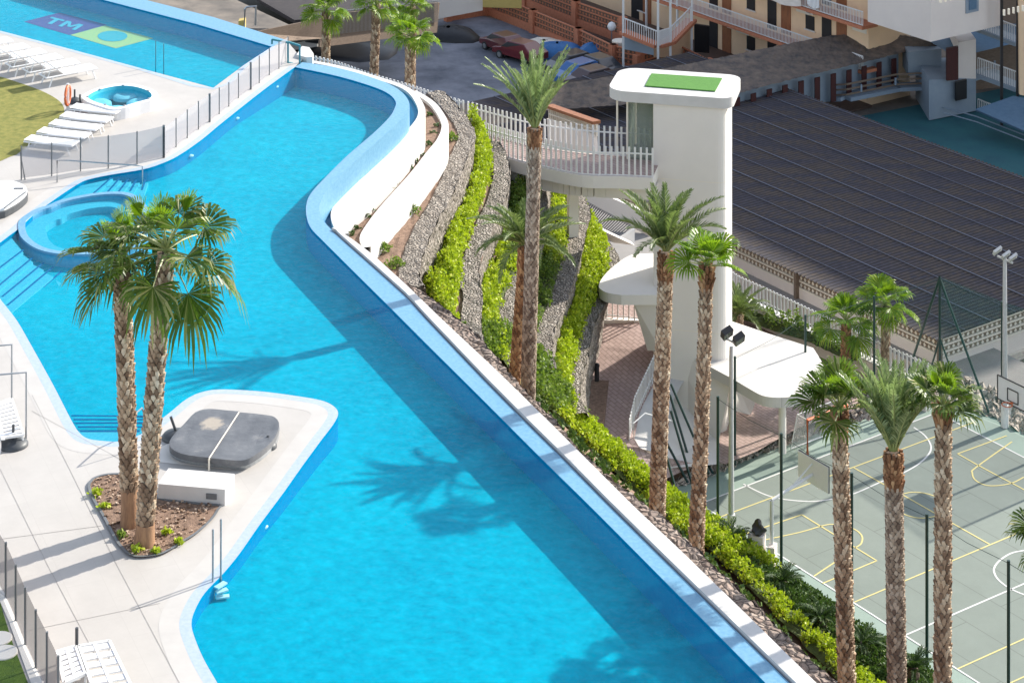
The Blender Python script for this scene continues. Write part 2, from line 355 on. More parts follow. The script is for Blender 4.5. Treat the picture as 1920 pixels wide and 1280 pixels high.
def water_mat(name, tint, scat, sf, bsc=7.0, bst=0.35):
    m, t, b = newmat(name); t.nodes.remove(b); v = coords(t); m.use_transparent_shadow = True
    tr = t.nodes.new('ShaderNodeBsdfTransparent'); tr.inputs[0].default_value = rgba(tint)
    df = t.nodes.new('ShaderNodeBsdfDiffuse'); df.inputs[0].default_value = rgba(scat)
    gl = t.nodes.new('ShaderNodeBsdfGlossy'); gl.inputs['Roughness'].default_value = 0.16
    bp = t.nodes.new('ShaderNodeBump'); bp.inputs['Strength'].default_value = bst; bp.inputs['Distance'].default_value = 0.03
    L(t, noise(t, v, bsc, 5, 0.6), bp.inputs['Height']); L(t, bp.outputs[0], gl.inputs['Normal'])
    lw = t.nodes.new('ShaderNodeLayerWeight'); L(t, bp.outputs[0], lw.inputs['Normal'])
    pw_ = t.nodes.new('ShaderNodeMath'); pw_.operation = 'POWER'; L(t, lw.outputs['Facing'], pw_.inputs[0]); pw_.inputs[1].default_value = 5.0
    fr = t.nodes.new('ShaderNodeMath'); fr.operation = 'MULTIPLY_ADD'; L(t, pw_.outputs[0], fr.inputs[0]); fr.inputs[1].default_value = 0.30; fr.inputs[2].default_value = 0.006
    m1 = t.nodes.new('ShaderNodeMixShader'); m1.inputs[0].default_value = sf; L(t, tr.outputs[0], m1.inputs[1]); L(t, df.outputs[0], m1.inputs[2])
    m2 = t.nodes.new('ShaderNodeMixShader'); L(t, fr.outputs[0], m2.inputs[0]); L(t, m1.outputs[0], m2.inputs[1]); L(t, gl.outputs[0], m2.inputs[2])
    L(t, m2.outputs[0], t.nodes['Material Output'].inputs[0]); return m
MT['water'] = water_mat('pool water', (0.74, 0.95, 1.0), (0.0, 0.30, 0.48), 0.11, 4.5, 0.8)
MT['gutterwater'] = water_mat('gutter water', (0.2, 0.7, 0.9), (0.0, 0.2, 0.5), 0.3)
MT['glass'] = M_mesh('greenish glass', (0.30, 0.36, 0.30), 0.45); MT['glass'].node_tree.nodes['Principled BSDF'].inputs['Roughness'].default_value = 0.05
MT['mesh'] = M_mesh('grey screen mesh', (0.42, 0.40, 0.42), 0.52)
MT['meshbrown'] = M_mesh('brown screen mesh', (0.36, 0.29, 0.27), 0.72)
MT['net'] = M_mesh('green netting', (0.02, 0.12, 0.11), 0.07)
MT['netdense'] = M_mesh('green netting far side', (0.02, 0.14, 0.13), 0.3)
def cover_mat():
    m, t, b = newmat('grey black vinyl'); tc = t.nodes.new('ShaderNodeTexCoord'); c = P(398, 794, 0.3); d = P(421, 818, 0.35)
    vm = t.nodes.new('ShaderNodeVectorMath'); vm.operation = 'SUBTRACT'; L(t, tc.outputs['Object'], vm.inputs[0]); vm.inputs[1].default_value = (c.x-d.x, c.y-d.y, 0.38)
    vs = t.nodes.new('ShaderNodeVectorMath'); vs.operation = 'MULTIPLY'; vs.inputs[1].default_value = (1.5, 1.25, 0); L(t, vm.outputs[0], vs.inputs[0])
    ln = t.nodes.new('ShaderNodeVectorMath'); ln.operation = 'LENGTH'; L(t, vs.outputs[0], ln.inputs[0])
    n = noise(t, tc.outputs['Object'], 4.0, 5); ad = t.nodes.new('ShaderNodeMath'); ad.operation = 'MULTIPLY_ADD'; L(t, n, ad.inputs[0]); ad.inputs[1].default_value = 0.9; L(t, ln.outputs['Value'], ad.inputs[2])
    n2 = noise(t, tc.outputs['Object'], 2.2, 6); base = ramp(t, n2, [(0.3, (0.075, 0.08, 0.09)), (0.62, (0.13, 0.135, 0.145)), (0.80, (0.26, 0.25, 0.24))])
    L(t, ramp(t, ad.outputs[0], [(0.75, (0, 0, 0)), (1.15, (1, 1, 1))]), (mx := t.nodes.new('ShaderNodeMix')).inputs[0]); mx.data_type = 'RGBA'
    mx.inputs[6].default_value = (0.36, 0.31, 0.25, 1); L(t, base, mx.inputs[7]); L(t, mx.outputs[2], b.inputs['Base Color']); b.inputs['Roughness'].default_value = 0.45
    bump(t, b, noise(t, tc.outputs['Object'], 6, 5), 0.3, 0.03); return m
MT['tubcover'] = cover_mat()
MT['greenteal'] = M_plain('teal paint', (0.05, 0.25, 0.30), (0.04, 0.2, 0.25), 8, 0.4)
MT['polegrey'] = M_plain('pale galvanised pole', (0.55, 0.56, 0.56), (0.46, 0.47, 0.47), 8, 0.45)
MT['goalnet'] = M_mesh('white goal netting', (0.7, 0.7, 0.68), 0.3)
MT['datepale'] = M_island('silvery date palm leaf', [(0, (0.10, 0.15, 0.06)), (0.5, (0.20, 0.27, 0.11)), (1, (0.38, 0.44, 0.22))], 0.35, 0.25, (0.3, 0.42, 0.12))
MT['canopytile'] = M_tiles('pale canopy slabs', (0.62, 0.595, 0.56), (0.60, 0.575, 0.54), (0.45, 0.43, 0.40), 2.4, 1.2, AXB, 0.01, 0.75, 0.08, 0.8)
MT['groundleaf'] = M_island('ground cover leaves', [(0, (0.025, 0.06, 0.015)), (0.5, (0.06, 0.115, 0.025)), (1, (0.15, 0.20, 0.04))], 0.6, 0.15, (0.1, 0.2, 0.03))
MT['tubseat'] = M_plain('pale tub seat', (0.35, 0.62, 0.68), (0.25, 0.52, 0.60), 4, 0.4, spec=0.0)

# ================================================================ SETTING
def C(ox, oy, sc, pts): return [(ox+x/sc, oy+y/sc) for x, y in pts]
ZG, ZC = -20.0, -18.5                       # far ground, sports court
def ground_sheet(name, px, z, mat): return struct(MB().sheet([pz(px, z)]).build(name, MT[mat]))
g = MB(); g.sheet([[Vector((-1500, -300, ZG-0.02)), Vector((1500, -300, ZG-0.02)), Vector((1500, 2500, ZG-0.02)), Vector((-1500, 2500, ZG-0.02))]])
struct(g.build('ground', MT['earth']))

# ---- main pool outline
inner = [(553,126),(633,143),(700,163),(730,177),(742,191),(740,203),(730,220),(700,250),(650,293),(600,343),(580,367),(574,387),(575,407),(583,428),(604,450),(640,486),(730,575),(800,645),(900,744),(1012,856),(1121,963),(1277,1120),(1436,1280),(1560,1404)]
lipout = [(567,116),(640,128),(713,150),(747,167),(763,183),(768,200),(757,217),(727,247),(667,300),(620,347),(601,377),(599,393),(607,413),(622,430),(640,447),(700,500),(759,553),(800,598),(900,703),(978,782),(1051,854),(1134,938),(1230,1033),(1360,1160),(1485,1282),(1610,1404)]
left = [(553,126),(493,170),(417,230),(377,263),(333,293),(300,308),(267,318),(207,328),(173,335),(152,342),(120,362),(90,383),(62,404),(36,428),(12,446),(-14,468),(-30,500),(-20,530),(0,560),(31,600),(60,650),(100,722),(135,790),(150,812),(165,822),(190,826),(225,827),(262,815),(290,795),(320,772),(347,750),(375,736),(412,730),(480,733),(540,740),(600,750),(625,761),(634,775),(625,795),(600,828),(562,880),(531,924),(487,983),(450,1036),(419,1074),(384,1111),(366,1142),(359,1167),(364,1192),(381,1233),(406,1277),(480,1404)]
W = smooth(pz(inner, 0), 4)[:-1]+pz([(1560,1404)], 0)
LF = smooth(pz(left, 0), 4)
ZF = -1.4
wl = W+LF[::-1][:-1]
struct(MB().sheet([wl], -0.045).build('pool_water', MT['water']))
def inpoly(x, y, poly):
    c = False; j = len(poly)-1
    for i in range(len(poly)):
        a, b = poly[i], poly[j]
        if (a.y > y) != (b.y > y) and x < (b.x-a.x)*(y-a.y)/(b.y-a.y)+a.x: c = not c
        j = i
    return c
def segd(x, y, line):
    best = 1e9
    for a, b in zip(line, line[1:]):
        dx, dy = b.x-a.x, b.y-a.y; t = max(0, min(1, ((x-a.x)*dx+(y-a.y)*dy)/(dx*dx+dy*dy+1e-9)))
        best = min(best, (x-a.x-t*dx)**2+(y-a.y-t*dy)**2)
    return math.sqrt(best)
def poolbed(poly, deep, z_sh, z_dp, reach, cell=0.4):
    """sloping pool bed: deepest along the line `deep`"""
    x0 = min(p.x for p in poly)-cell; x1 = max(p.x for p in poly)+cell; y0 = max(44, min(p.y for p in poly)-cell); y1 = max(p.y for p in poly)+cell
    nx, ny = int((x1-x0)/cell)+1, int((y1-y0)/cell)+1; ins = {}
    for i in range(nx+1):
        for j in range(ny+1): ins[i, j] = inpoly(x0+i*cell, y0+j*cell, poly)
    idx = {}; mb = MB(); mb.keep = True; dl_ = deep[::3]+[deep[-1]]
    def vid(i, j):
        if (i, j) not in idx:
            x, y = x0+i*cell, y0+j*cell; t = min(1, segd(x, y, dl_)/reach); t = t*t*(3-2*t)
            idx[i, j] = len(mb.v); mb.v.append((x, y, z_dp+(z_sh-z_dp)*t))
        return idx[i, j]
    for i in range(nx):
        for j in range(ny):
            if ins[i, j] or ins[i+1, j] or ins[i, j+1] or ins[i+1, j+1]:
                mb.f.append((vid(i, j), vid(i+1, j), vid(i+1, j+1), vid(i, j+1))); mb.m.append(0)
    return mb
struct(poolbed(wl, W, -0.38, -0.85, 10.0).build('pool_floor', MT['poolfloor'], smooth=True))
pw = MB(); pw.ribbon([p+Vector((0,0,0)) for p in W], [Vector((p.x, p.y, ZF)) for p in W]); pw.ribbon(LF, [Vector((p.x, p.y, ZF)) for p in LF])
struct(pw.build('pool_wall', MT['poolwall']))
# lip of the infinity edge: flat mosaic ledge from the water to the gutter
LO = smooth(pz(lipout, 0), 4)
nlip = 160
A = resample(W, nlip); B = resample(LO, nlip)
lip = MB(); lip.ribbon([p+Vector((0,0,0.0)) for p in A], [p+Vector((0,0,-0.02)) for p in B])
lip.ribbon([p+Vector((0,0,-0.02)) for p in B], [p+Vector((0,0,-1.05)) for p in B])
lo_ = tag(lip.build('infinity_edge', MT['ledge']), 'pale blue mosaic weir lip along the curved right side of the main pool', 'pool edge'); lo_['kind'] = 'structure'

# ---- pool deck
upool = [(-300,-22),(0,58),(130,92),(270,130),(400,165),(455,124),(510,88),(367,45),(193,0),(0,-52),(-300,-132)]
UP = pz(upool, 0)
deck_loop = LF+[P(600,1500,0), P(-700,1500,0), P(-700,-134,0), P(-300,-132,0)]
near_edge = pz([(-300,-22),(0,58),(130,92),(270,130),(400,165),(455,124),(510,88)], 0)
deck_loop = LF+[P(560,1500,0), P(-900,1500,0), P(-900,-180,0)]+near_edge+[P(540,79,0), P(567,112,0)]
dk = MB(); dk.sheet([deck_loop], 0.0); struct(dk.build('pool_deck', MT['deck']))
# coping strips
def strip(name, line, d0, d1, z, mat): 
    a = offset(line, d0); b = offset(line, d1)
    return struct(MB().ribbon([Vector((p.x, p.y, z)) for p in a], [Vector((p.x, p.y, z)) for p in b]).build(name, MT[mat]))
strip('pool_deck', LF, 0.0, 0.28, 0.004, 'coping'); 
strip('pool_deck', LF, 0.28, 0.75, 0.003, 'deckband')
jm = MB()
for dx in (-130, 0, 150):
    jl = pz([(60+dx,740),(131+dx,880),(219+dx,1058),(337+dx,1280)], 0.006)
    if dx == 150: jl = pz([(295,955),(340,1045),(352,1110)], 0.006) if False else None
    if jl: jm.ribbon(offset(jl, -0.006), offset(jl, 0.006))
for a_, b_ in (((0,1010),(190,985)),((10,1190),(300,1130)),((60,770),(225,860))):
    jl = pz([a_, b_], 0.006); jm.ribbon(offset(jl, -0.008), offset(jl, 0.008))
struct(jm.build('pool_deck', MT['deckjoint']))
strip('pool_deck', smooth(near_edge, 3), 0.0, 0.22, 0.005, 'coping') 
# ---- upper pool
struct(MB().sheet([UP], -0.045).build('pool_water', MT['water']))
f2 = MB(); f2.ribbon(UP+[UP[0]], [Vector((p.x, p.y, -1.3)) for p in UP+[UP[0]]]); struct(f2.build('pool_wall', MT['poolwall']))
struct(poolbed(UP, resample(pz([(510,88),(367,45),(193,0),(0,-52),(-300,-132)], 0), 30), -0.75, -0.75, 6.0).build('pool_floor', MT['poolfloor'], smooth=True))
uin = pz([(510,88),(367,45),(193,0),(0,-52),(-300,-132)], 0); uou = pz([(541,77),(402,33),(237,-9),(40,-60),(-300,-148)], 0)
e2 = MB(); e2.ribbon(uin, uou); e2.ribbon(uou, [p+Vector((0,0,-4)) for p in uou]); struct(e2.build('infinity_edge', MT['ledge']))
# pool emblem on the upper floor: a purple field with letters and a green field with a round blue mark
ZE = -0.74
def emb(px, mat, dz=0.0, name='pool_emblem'): return MB().sheet([pz(px, ZE+dz)]).build(name, mat)
mp_ = M_plain('purple mosaic', (0.13, 0.045, 0.17), (0.08, 0.05, 0.22), 9, 0.5); mg_ = M_plain('lime mosaic', (0.62, 0.55, 0.13), (0.36, 0.46, 0.18), 9, 0.5)
mc_ = M_plain('cyan mosaic', (0.02, 0.36, 0.46), (0.08, 0.36, 0.34), 12, 0.5); ml_ = M_plain('light blue mosaic letters', (0.10, 0.42, 0.50), (0.08, 0.36, 0.46), 9, 0.5)
er = thing('pool_emblem', P(160, 58, ZE), 'floor emblem in the upper pool, purple half with letters, lime half with blue disc', 'floor emblem')
MB().sheet([pz([(45,41),(112,24),(201,47),(130,66)], ZE)]).build('purple_field', mp_, er)
MB().sheet([pz([(132,66),(197,48),(288,72),(217,91)], ZE)]).build('lime_field', mg_, er)
def oval(cx, cy, rx, ry, n=28): return [(cx+rx*math.cos(2*math.pi*k/n), cy+ry*math.sin(2*math.pi*k/n)) for k in range(n)][::-1]
MB().sheet([pz(oval(211, 68, 28, 10), ZE+0.01)]).build('blue_disc', mc_, er)
def letters(px4, z):
    T = [[(0,1),(0,0.78),(0.15,0.78),(0.15,0),(0.27,0),(0.27,0.78),(0.42,0.78),(0.42,1)],
         [(0.48,0),(0.48,1),(0.62,1),(0.74,0.45),(0.86,1),(1,1),(1,0),(0.89,0),(0.89,0.72),(0.79,0.25),(0.69,0.25),(0.59,0.72),(0.59,0)]]
    q = pz(px4, z); mb = MB()
    for l in T:
        mb.sheet([[q[0].lerp(q[1], u).lerp(q[3].lerp(q[2], u), v) for u, v in l]])
    return mb
letters([(80,42),(141,57),(157,47),(97,32)], ZE+0.012).build('letters', ml_, er)

# ---- lawns (4 mm above the deck)
lawn1 = C(0, 0, 3, [(-150,400),(0,432),(60,450),(150,480),(230,510),(300,545),(345,580),(362,620),(355,660),(320,700),(270,750),(230,770),(130,840),(60,880),(-150,900)])
struct(MB().sheet([smooth(pz(lawn1, 0.012), 3, True)]).build('lawn', MT['lawn']))
ground_sheet('lawn', [(-300,1110),(0,1128),(22,1200),(47,1265),(75,1340),(-300,1340)], 0.012, 'greenlawn')
ground_sheet('path', C(0,880,3.2,[(-900,760),(0,740),(35,765),(95,905),(152,1050),(215,1190),(270,1310),(300,1460),(235,1460),(190,1290),(150,1180),(100,1040),(50,900),(0,790),(-900,810)]), 0.018, 'cream')
for i, (x, y, r) in enumerate([(8, 1222, 20), (-2, 1196, 14), (22, 1300, 20)]):
    c = P(x, y, 0.03); t = MB(); t.lathe((c.x, c.y, 0.0), [(0.30, 0.0), (0.30, 0.035), (0.28, 0.045)], 20)
    tag(t.build('stepping_stone', MT['cream']), ['round pale stepping stone in the green lawn, the larger near one', 'round pale stepping stone in the green lawn, the partly hidden upper one', 'round pale stepping stone in the green lawn, lowest at the frame edge'][i], 'stepping stone', 'stepping stones in the lawn')

# ---- steps and round spa basin inside the main pool
st = MB()
def under(px, z0, z1, mb=st): mb.prism([pz(px, 0)], z0, z1)
def stepped(px_top, dirn, n, rise, z0):
    pass
tl = C(0,300,4,[(590,190),(860,125),(920,120),(985,128),(1040,140)])
# upper flight: treads between the deck edge and the spa ring
lo = [(176,362),(200,362),(222,360),(244,358),(266,356)]; hi = [(212,330),(228,330),(246,328),(262,326),(278,322)]
base = [(152,343),(95,382)]
zz = -0.22
tp = MB()
tp.prism([pz([(95,382),(152,343),(212,330),(176,364)], 0)], ZF, -0.10)
for k in range(4):
    tp.prism([pz([lo[k], hi[k], hi[k+1], lo[k+1]], 0)], ZF, -0.10-0.075*(k+1))
struct(tp.build('pool_steps', MT['poolstep']))
# lower flight at the left
tq = MB()
L0 = C(0,300,4,[(-60,690),(0,640),(90,565),(160,660)]); 
tq.prism([pz([(-16,470),(22,441),(44,468),(0,502),(-22,520)], 0)], ZF, -0.10)
a0 = [(-22,518),(-8,540),(4,556),(14,572),(22,590)]; b0 = [(44,468),(62,482),(82,492),(100,500),(116,508)]
for k in range(4): tq.prism([pz([a0[k], b0[k], b0[k+1], a0[k+1]], 0)], ZF, -0.10-0.075*(k+1))
struct(tq.build('pool_steps', MT['poolstep']))
te = MB()
for k in range(5):
    z = -0.10-0.075*k
    p, q = P(*a0[k], z+0.006), P(*b0[k], z+0.006)
    te.beam(p, q, 0.07, 0.012)
for k in range(5):
    z = -0.10-0.075*k; te.beam(P(*lo[k], z+0.006), P(*hi[k], z+0.006), 0.07, 0.012)
struct(te.build('pool_steps', MT['poolstepedge']))
# flight under the near cove
tn = MB()
rows = [[(150,808),(262,808)],[(146,800),(268,800)],[(142,793),(276,792)],[(138,786),(284,786)],[(134,779),(290,780)]]
tn.prism([pz([(150,812),(165,822),(190,827),(225,828),(262,816),(262,806),(150,806)], 0)], ZF, -0.10)
for k in range(4): tn.prism([pz([rows[k][0], rows[k][1], rows[k+1][1], rows[k+1][0]], 0)], ZF, -0.18-0.07*k)
struct(tn.build('pool_steps', MT['poolstep']))
te = MB()
for k in range(5): te.beam(P(*rows[k][0], -0.10-0.07*k), P(*rows[k][1], -0.10-0.07*k), 0.06, 0.02)
struct(te.build('pool_steps', MT['poolstepedge']))
# spa ring wall
ringo = C(0,300,4,[(360,345),(440,310),(560,280),(700,255),(850,243),(960,250),(1040,285),(1100,350),(1130,440),(1120,540),(1060,620),(960,672),(820,700),(700,712),(590,712),(490,712),(380,700),(280,672),(200,625),(150,570),(135,500),(150,450),(220,400),(290,365)])
c0 = sum((P(x, y, 0) for x, y in ringo), Vector())/len(ringo)
RO = smooth(pz(ringo, 0), 3, True); RI = [p+(c0-p).normalized()*0.24 for p in RO]; RB = [p+(c0-p).normalized()*0.95 for p in RO]
rg = MB(); rg.prism([RO, RI[::-1]], ZF, 0.03); rgo = rg.build('spa_basin', MT['ledge'])
tag(rgo, 'round spa basin with a pale blue rim at the left of the main pool', 'spa basin')
rb = MB(); rb.prism([RI, RB[::-1]], ZF, -0.18); rb.build('bench', MT['poolstep'], rgo); 
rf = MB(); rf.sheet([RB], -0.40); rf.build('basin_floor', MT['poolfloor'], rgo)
# small round pool lamps
for i, (x, y) in enumerate([(518,161),(444,220),(358,290),(630,220),(495,980),(460,1032)]):
    pass

# ---- right flank of the pool: gutter, white curved walls, coping, rubble band
gut_o = [(570,115),(640,129),(713,151),(752,165),(771,180),(783,202),(783,217),(773,233),(733,280),(687,327),(643,363),(625,387),(620,405),(627,428),(640,440)]
GO = smooth(pz(gut_o, -0.9), 4); ng = 60
LOt = resample(LO[:14*4], ng); GOr = resample(GO, ng)
struct(MB().ribbon([Vector((p.x, p.y, -1.02)) for p in GOr], [Vector((p.x, p.y, -1.02)) for p in LOt]).build('pool_water', MT['gutterwater']))
def rwall(top, z1, z0, thick, mat, name, label, side=-1, cat='retaining wall', cap=None):
    """wall: `top` is the inner top line, the wall stands to the left of travel (side=-1)"""
    o_ = offset(top, thick*side); mb = MB()
    mb.ribbon([Vector((p.x,p.y,z1)) for p in top], [Vector((p.x,p.y,z1)) for p in o_])
    mb.ribbon([Vector((p.x,p.y,z1)) for p in o_], [Vector((p.x,p.y,z0)) for p in o_])
    mb.ribbon([Vector((p.x,p.y,z1)) for p in top], [Vector((p.x,p.y,z0)) for p in top])
    o = mb.build(name, MT[mat]); tag(o, label, cat, 'curved white retaining walls' if mat == 'white' else None); return o, o_
_, w1o = rwall(resample(GO, 70), -0.9, -2.4, 0.30, 'white', 'retaining_wall', 'smooth white curved wall right below the infinity edge, upper of two')
ww2 = [(770,172),(795,187),(812,203),(828,233),(820,260),(800,285),(767,327),(713,387),(683,427),(674,447),(680,464)]
W2 = smooth(pz(ww2, -2.1), 4)
_, w2o = rwall(resample(W2, 60), -2.1, -3.6, 0.30, 'white', 'retaining_wall', 'smooth white curved wall beside the bare soil strip, lower of two')
# soil strips
struct(MB().ribbon([Vector((p.x,p.y,-2.28)) for p in resample(w1o, 50)], [Vector((p.x,p.y,-2.22)) for p in resample(W2, 50)]).build('planter_soil', MT['soil']))
g1 = [(800,172),(835,210),(859,250),(849,281),(815,362),(781,419),(756,475),(748,522),(760,540)]
G1 = smooth(pz(g1, -3.4), 4)
struct(MB().ribbon([Vector((p.x,p.y,-3.5)) for p in resample(w2o, 50)], [Vector((p.x,p.y,-3.45)) for p in resample(G1, 50)], jit=0.03, nv=4).build('planter_soil', MT['soil']))

# coping and rubble band along the straight edge
copo = [(622,430),(634,434),(662,452),(699,480),(760,535),(827,600),(934,700),(1030,794),(1121,885),(1186,950),(1272,1031),(1400,1155),(1527,1280),(1660,1410)]
ls = pz([(622,430),(640,447),(700,500),(759,553),(800,598),(900,703),(978,782),(1051,854),(1134,938),(1230,1033),(1360,1160),(1485,1282),(1610,1404)], 0)
A = resample([p for p in ls], 80); B = resample(pz(copo, 0.0), 80)
A2 = offset(A, -0.07)
cp = MB(); cp.ribbon([Vector((p.x,p.y,0.05)) for p in A2], [Vector((p.x,p.y,0.05)) for p in B]); cp.ribbon([Vector((p.x,p.y,0.05)) for p in A2], [Vector((p.x,p.y,-0.6)) for p in A2])
cp.ribbon([Vector((p.x,p.y,0.05)) for p in B], [Vector((p.x,p.y,-3.0)) for p in B]); cpo = cp.build('pool_coping', MT['white']); struct(cpo)
gt = MB(); gt.ribbon([Vector((p.x,p.y,-0.12)) for p in A], [Vector((p.x,p.y,-0.12)) for p in A2]); struct(gt.build('pool_gutter', MT['poolstepedge']))
band = [(748,520),(790,545),(850,590),(900,632),(942,684),(1001,749),(1035,780),(1087,846),(1160,908),(1246,971),(1324,1046),(1407,1124),(1543,1257),(1700,1412)]
B0 = resample([Vector((p.x,p.y,-0.45)) for p in pz(copo[3:], 0.0)], 150); B1 = resample([P(x, y, -0.5) for x, y in band], 150)
bd = MB(); bd.ribbon(B0, B1, jit=0.05, nv=5); bd.ribbon(B1, [Vector((p.x+0.3,p.y+0.25,-4.0)) for p in B1], jit=0.05, nv=6)
tag(bd.build('rubble_wall', MT['bandstone'], smooth=False), 'long brown rubble stone wall running along the white pool coping', 'stone wall')
# small square drain lids on the coping edge
# pool wall body
body = MB(); body.prism([wl], -9.0, ZF-0.1, top=False); struct(body.build('pool_structure', MT['cream']))
deckw = MB(); dl = deck_loop; deckw.prism([dl], -9.0, -1.6, top=False); struct(deckw.build('pool_structure', MT['cream']))

# ---- terraces with gabion walls
def gabion(inner_px, foot_px, z1, z0, thick, label, n=60):
    top = resample(smooth(pz(inner_px, z1), 4), n); foot = resample(smooth(pz(foot_px, z0), 4), n)
    to = offset(top, -thick)
    fo = foot
    mb = MB(); mb.ribbon(top, to, jit=0.04, nv=3); mb.ribbon(to, fo, jit=0.045, nv=9); mb.ribbon(top, [p+Vector((0,0,-1)) for p in top])
    o = mb.build('gabion_wall', MT['gabion']); tag(o, label, 'retaining wall', 'stepped stone retaining walls'); return to, foot
f1 = [(870,215),(884,245),(887,280),(887,319),(877,375),(856,419),(827,478),(809,512),(790,531),(800,560)]
g2 = [(905,268),(918,288),(925,325),(914,375),(896,412),(874,466),(862,512),(868,560),(864,600),(868,640)]
f2_ = [(950,300),(955,341),(951,419),(933,466),(909,528),(893,600),(893,650)]
g3 = [(990,330),(995,380),(985,440),(970,500),(950,545),(932,590),(929,615),(945,650),(955,690)]
f3 = [(1037,340),(1033,390),(1020,470),(1005,520),(985,565),(968,640),(975,700)]
g4 = [(1060,360),(1078,395),(1070,430),(1060,470),(1044,520),(1028,570),(1010,610),(1002,650),(1008,690)]
f4 = [(1082,385),(1090,420),(1090,476),(1083,541),(1066,590),(1050,640),(1038,700)]
g5 = [(1095,430),(1124,455),(1143,489),(1136,520),(1120,560),(1094,606),(1080,671),(1066,710),(1066,750),(1080,775)]
f5 = [(1130,450),(1150,490),(1149,520),(1140,570),(1130,645),(1110,710),(1104,790),(1110,810)]
gab_names = ['tall pale gabion wall right beside the bare brown soil, uppermost of the terrace walls', 'second gabion wall from the pool, between the bright hedge and the shade-toned hedge', 'third gabion wall from the pool, partly hidden behind the tall palm trunk', 'fourth gabion wall from the pool, crossed by the dark shadow of the tower', 'outermost gabion wall, standing beside the pink paved walkway']
walls = []
for (gi, fi, z1, z0), nm in zip([(g1,f1,-3.4,-5.4),(g2,f2_,-5.6,-7.6),(g3,f3,-7.8,-9.8),(g4,f4,-10.0,-12.0),(g5,f5,-12.3,-15.6)], gab_names):
    walls.append(gabion(gi, fi, z1, z0, 0.75 if z1 > -12 else 0.5, nm))
# soil strips between walls + planting beds
def bed(foot_px, next_px, z0, z1, n=40):
    a = resample(smooth(pz(foot_px, z0), 3), n); b = resample(smooth(pz(next_px, z1), 3), n)
    struct(MB().ribbon([p+Vector((0,0,-0.25)) for p in a], [p+Vector((0,0,-0.1)) for p in b], nv=3, jit=0.03).build('planter_soil', MT['soil'])); return a, b
beds = [bed(f1, g2, -5.4, -5.6), bed(f2_, g3, -7.6, -7.8), bed(f3, g4, -9.8, -10.0), bed(f4, g5, -12.0, -12.3)]
# lower bank from the rubble wall down to the court
bank_top = [(868,640),(900,660),(955,690),(1010,735),(1080,800),(1150,870),(1230,935),(1320,1020),(1410,1105),(1550,1250),(1700,1400)]
bank_mid_z = [-6.2,-7.2,-8.6,-10.2,-13.0,-15.4,-16.6,-17,-17.2,-17.6,-17.8]
bank_low = [(965,640),(1040,690),(1067,736),(1090,790),(1165,850),(1225,905),(1325,980),(1385,1014),(1450,1059),(1574,1143),(1736,1248),(1990,1430)]
bank_low_z = [-8.2,-10.6,-11.6,-14.2,-16.4,-17.6,-18.2,-18.25,-18.25,-18.25,-18.25,-18.25]
BT = resample([P(x, y, z) for (x, y), z in zip(bank_top, bank_mid_z)], 60)
BL = resample([P(x, y, z) for (x, y), z in zip(bank_low, bank_low_z)], 60)
BW = resample([Vector((p.x+0.35,p.y+0.3,-3.6)) for p in B1], 60)
hs = MB(); hs.ribbon(BW, [p+Vector((0,0,-0.35)) for p in BT], nv=2); hs.ribbon([p+Vector((0,0,-0.35)) for p in BT], [p+Vector((0,0,-0.3)) for p in BL], nv=3)
struct(hs.build('hillside', MT['soil'], smooth=True))
# deep earth under the terraces and walkway
struct(MB().prism([pz([(780,560),(860,230),(900,215),(1000,250),(1130,420),(1150,500),(1100,820),(1000,740)], -12.0)], -19.9, -15.9).build('hillside', MT['soil']))

# ---- sports court
court_px = [(1230,905),(1316,894),(1390,863),(1503,815),(1623,786),(1752,764),(1855,772),(1960,830),(2100,900),(2100,1500),(1700,1500),(1605,1430),(1500,1100),(1442,1050),(1330,985)]
edge_outer = [(1246,922),(1316,893),(1390,862),(1500,822),(1620,786),(1757,758),(1855,776),(1960,834),(2300,1010),(2300,1600),(1960,1430),(1785,1281),(1736,1249),(1605,1167),(1574,1144),(1450,1060),(1380,1012)]
struct(MB().sheet([pz(edge_outer, ZC-0.02)]).build('court_surround', MT['courtedge']))
struct(MB().prism([pz([(1000,950),(1246,905),(1500,808),(1757,745),(1960,800),(2500,1050),(2500,1900),(1900,1900),(1600,1500)], ZC-0.1)], -19.9, ZC-0.1).build('ground', MT['earth']))
main = [(1312,944),(1757,773),(2300,1053),(2300,1577)]
struct(MB().sheet([pz(main, ZC-0.014)]).build('sports_court', MT['court']))
def lines(polys, wd, mat, z):
    mb = MB()
    for pl in polys:
        q = pz(pl, z)
        if len(q) > 2: q = smooth(q, 4) if len(q) > 4 else q
        a = offset(q, -wd/2); b = offset(q, wd/2); mb.ribbon(a, b)
    struct(mb.build('court_markings', MT[mat]))
c6 = lambda p: C(1300,700,3.097,p); c8 = lambda p: C(1450,950,3.879,p)
lines([[(1312,944),(1757,773)],[(1312,944),(2300,1577)],[(1757,773),(2300,1053)],[(1697,1190),(2300,929)],
       c6([(290,640),(400,695),(500,725),(640,740),(740,738),(860,715),(950,690),(1090,628),(1200,585),(1300,530),(1365,470),(1380,420),(1345,360),(1280,312)]),
       c8([(1960,292),(1823,315),(1730,335),(1650,385),(1607,440),(1612,490),(1650,540),(1720,590),(1823,635),(1960,672)])], 0.08, 'courtwhite', ZC-0.006)
